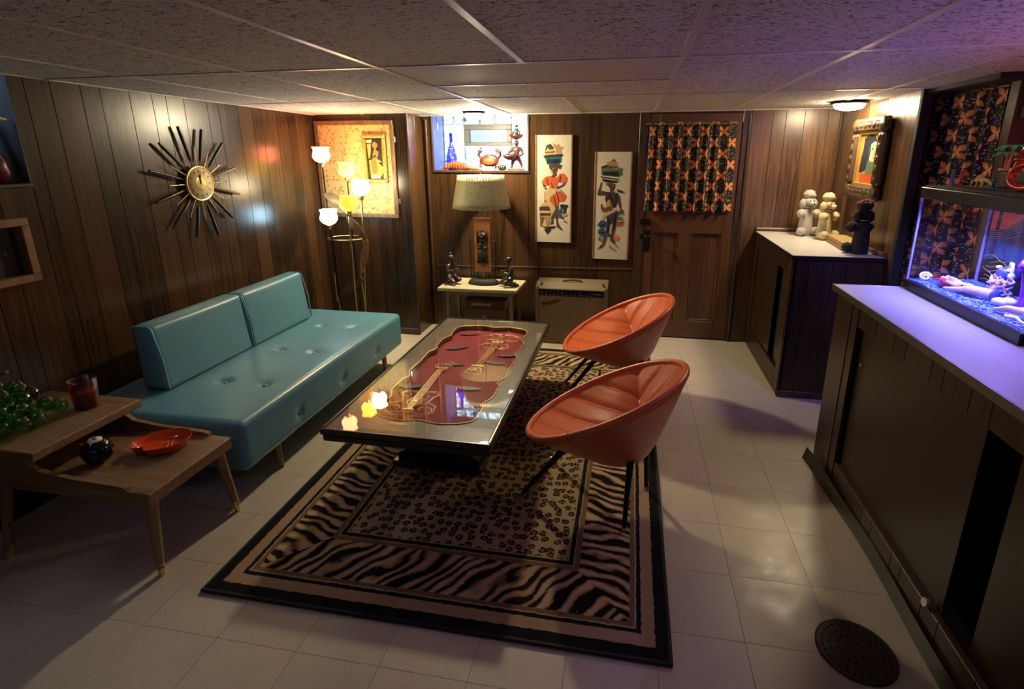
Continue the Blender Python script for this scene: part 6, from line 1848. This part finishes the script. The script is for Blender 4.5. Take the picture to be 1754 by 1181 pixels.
# ================================================================= TOYS ON THE AQUARIUM LID
LZ = tz1 + .008
def toy_figure(label, x, y, m, h, rz=0, pose=0):
    r = thing('toy_figure', label, 'toy', (x, y, LZ), rz, 'tiny plastic figures on the aquarium lid')
    s = h / .075
    V = [(0, 0, .034), (0, 0, .050), (0, 0, .058), (0, 0, .066), (-.007, 0, .018), (-.009, -.002, .003), (.007, 0, .018), (.010, -.002, .003), (-.010, 0, .050), (-.014, -.010 - .008 * pose, .044), (.010, 0, .050), (.014, -.012, .042 + .01 * pose)]
    V = [tuple(v * s for v in p) for p in V]
    E = [(0, 1), (1, 2), (2, 3), (0, 4), (4, 5), (0, 6), (6, 7), (1, 8), (8, 9), (1, 10), (10, 11)]
    link('body', skin(V, E, [q * s for q in (.0085, .0085, .005, .0075, .006, .0045, .006, .0045, .0045, .0035, .0045, .0035)], 1), m, r, world=False)
    b_ = MB(); b_.ball((0, 0, .071 * s), (.0085 * s, .009 * s, .007 * s), 8, 6); b_.build('headgear', m, r, world=False)
    f = MB(); f.box(-.014 * s, .014 * s, -.010 * s, .008 * s, 0, .0022); f.build('stand', m, r, world=False)
mat('toy_blue', (.06, .12, .24), .35); mat('toy_red', (.34, .03, .03), .35); mat('toy_green', (.01, .15, .10), .3); mat('toy_yellow', (.58, .44, .12), .4)
toy_figure('tiny blue plastic figure on the aquarium lid', 1.452, 2.765, 'toy_blue', .072, .4)
toy_figure('tiny red plastic figure with a lance on the aquarium lid', 1.435, 2.665, 'toy_red', .070, .2, 1)
toy_figure('tiny green plastic figure on the aquarium lid behind the dinosaur tail', 1.462, 2.492, 'toy_green', .050, -.3, 1)
ln = thing('toy_lance', 'thin yellow lance held out by the red plastic figure', 'toy', (1.43, 2.63, LZ + .028))
q = MB(); q.tube([(.002, .022, 0), (-.002, -.028, -.004)], .0012, 5); q.build('shaft', 'toy_yellow', ln, world=False)
dn = thing('toy_dinosaur', 'yellow toy dinosaur walking on the aquarium lid', 'toy', (1.472, 2.575, LZ))
V = [(0, 0, .034), (0, .030, .036), (0, .046, .032), (0, .058, .028), (0, -.025, .036), (0, -.05, .024), (0, -.072, .014), (-.008, .026, .018), (-.009, .026, .002), (.008, .026, .018), (.009, .028, .002), (-.008, -.016, .018), (-.010, -.018, .002), (.008, -.018, .018), (.010, -.014, .002)]
E = [(0, 1), (1, 2), (2, 3), (0, 4), (4, 5), (5, 6), (1, 7), (7, 8), (1, 9), (9, 10), (0, 11), (11, 12), (0, 13), (13, 14)]
link('body', skin(V, E, [.0115, .011, .008, .004, .0095, .006, .0025] + [.005, .0035] * 4, 1), 'toy_yellow', dn, world=False)
hn_ = MB(); hn_.ball((0, .032, .044), (.012, .006, .012), 10, 8); hn_.tube([(-.005, .048, .036), (-.006, .066, .040)], [.0018, .0006], 5); hn_.tube([(.005, .048, .036), (.006, .066, .040)], [.0018, .0006], 5); hn_.build('frill_and_horns', 'toy_yellow', dn, world=False)
pt = thing('toy_palms', 'pair of small green plastic palm trees on an orange island', 'toy', (1.60, 2.665, tz1 + .075))
b_ = MB(); b_.ball((0, 0, .0092), (.024, .034, .009), 16, 8); b_.build('island', mat('island', (.55, .25, .10), .5), pt, world=False)
mat('palm_green', (.09, .62, .20), .4)
for (px_, py_, hh, ln_, sc) in ((0, -.010, .098, -.012, 1.0), (.004, .016, .070, .004, .75)):
    tk = MB(); P = [(px_, py_ + ln_ * (i / 9) ** 2, .008 + hh * i / 9) for i in range(10)]
    tk.tube(P, [.0052 - .0002 * i + (.0006 if i % 2 else 0) for i in range(10)], 8); tko = tk.build('trunk', mat('palm_trunk', (.42, .17, .06), .6) if 'palm_trunk' not in MATS else 'palm_trunk', pt, world=False)
    top = Vector(P[-1])
    for k in range(8):
        a = 2 * PI * k / 8 + .2; d = Vector((math.cos(a), math.sin(a), 0))
        def fr_leaf(u, v, d=d, top=top, sc=sc):
            L = .060 * sc; t = v; w_ = .0125 * sc * math.sin(PI * min(1, t * .92 + .06)) ** .7 * (u - .5) * 2
            side_ = Vector((-d.y, d.x, 0))
            return top + d * (L * t) + side_ * w_ + Vector((0, 0, .012 * sc * math.sin(PI * t * .9) - .016 * sc * t * t - abs(u - .5) * .008))
        lf = MB(); lf.grid(fr_leaf, 4, 8); lo = lf.build('frond', 'palm_green', pt, world=False)
        sd = lo.modifiers.new('thickness', 'SOLIDIFY'); sd.thickness = .0012
oc = thing('toy_serpent', 'glossy red toy serpent coiled in a ring on the aquarium lid', 'toy', (1.50, 2.385, LZ))
mat('serpent_red', (.48, .035, .03), .22)
b_ = MB(); 
P = [(.012 * math.sin(i * .2), .062 * math.cos(2 * PI * i / 40 + 2.2), .060 + .046 * math.sin(2 * PI * i / 40 + 2.2)) for i in range(36)]
b_.tube(P, [.010 + .004 * math.sin(PI * i / 35) for i in range(36)], 10)
b_.tube([(0, .062, .052), (-.004, .075, .062), (-.002, .058, .085), (0, .050, .110), (.004, .055, .118)], [.012, .013, .011, .009, .008], 10)
b_.build('coils', 'serpent_red', oc, world=False)
h = MB(); h.ball((0, .052, .122), (.013, .020, .009), 12, 8); h.tube([(0, .07, .119), (0, .086, .120)], .0018, 5); h.build('head', 'serpent_red', oc, world=False)
h = MB(); h.tube([(.0, .045, .150), (0, .020, .162), (0, -.02, .176), (0, -.06, .180)], [.006, .013, .014, .010], 10); h.build('raised_tail', 'serpent_red', oc, world=False)
q = MB(); q.tube([(0, -.06, .180), (0, -.075, .12), (0, -.062, .06)], [.010, .012, .012], 10); q.build('tail_root', 'serpent_red', oc, world=False)
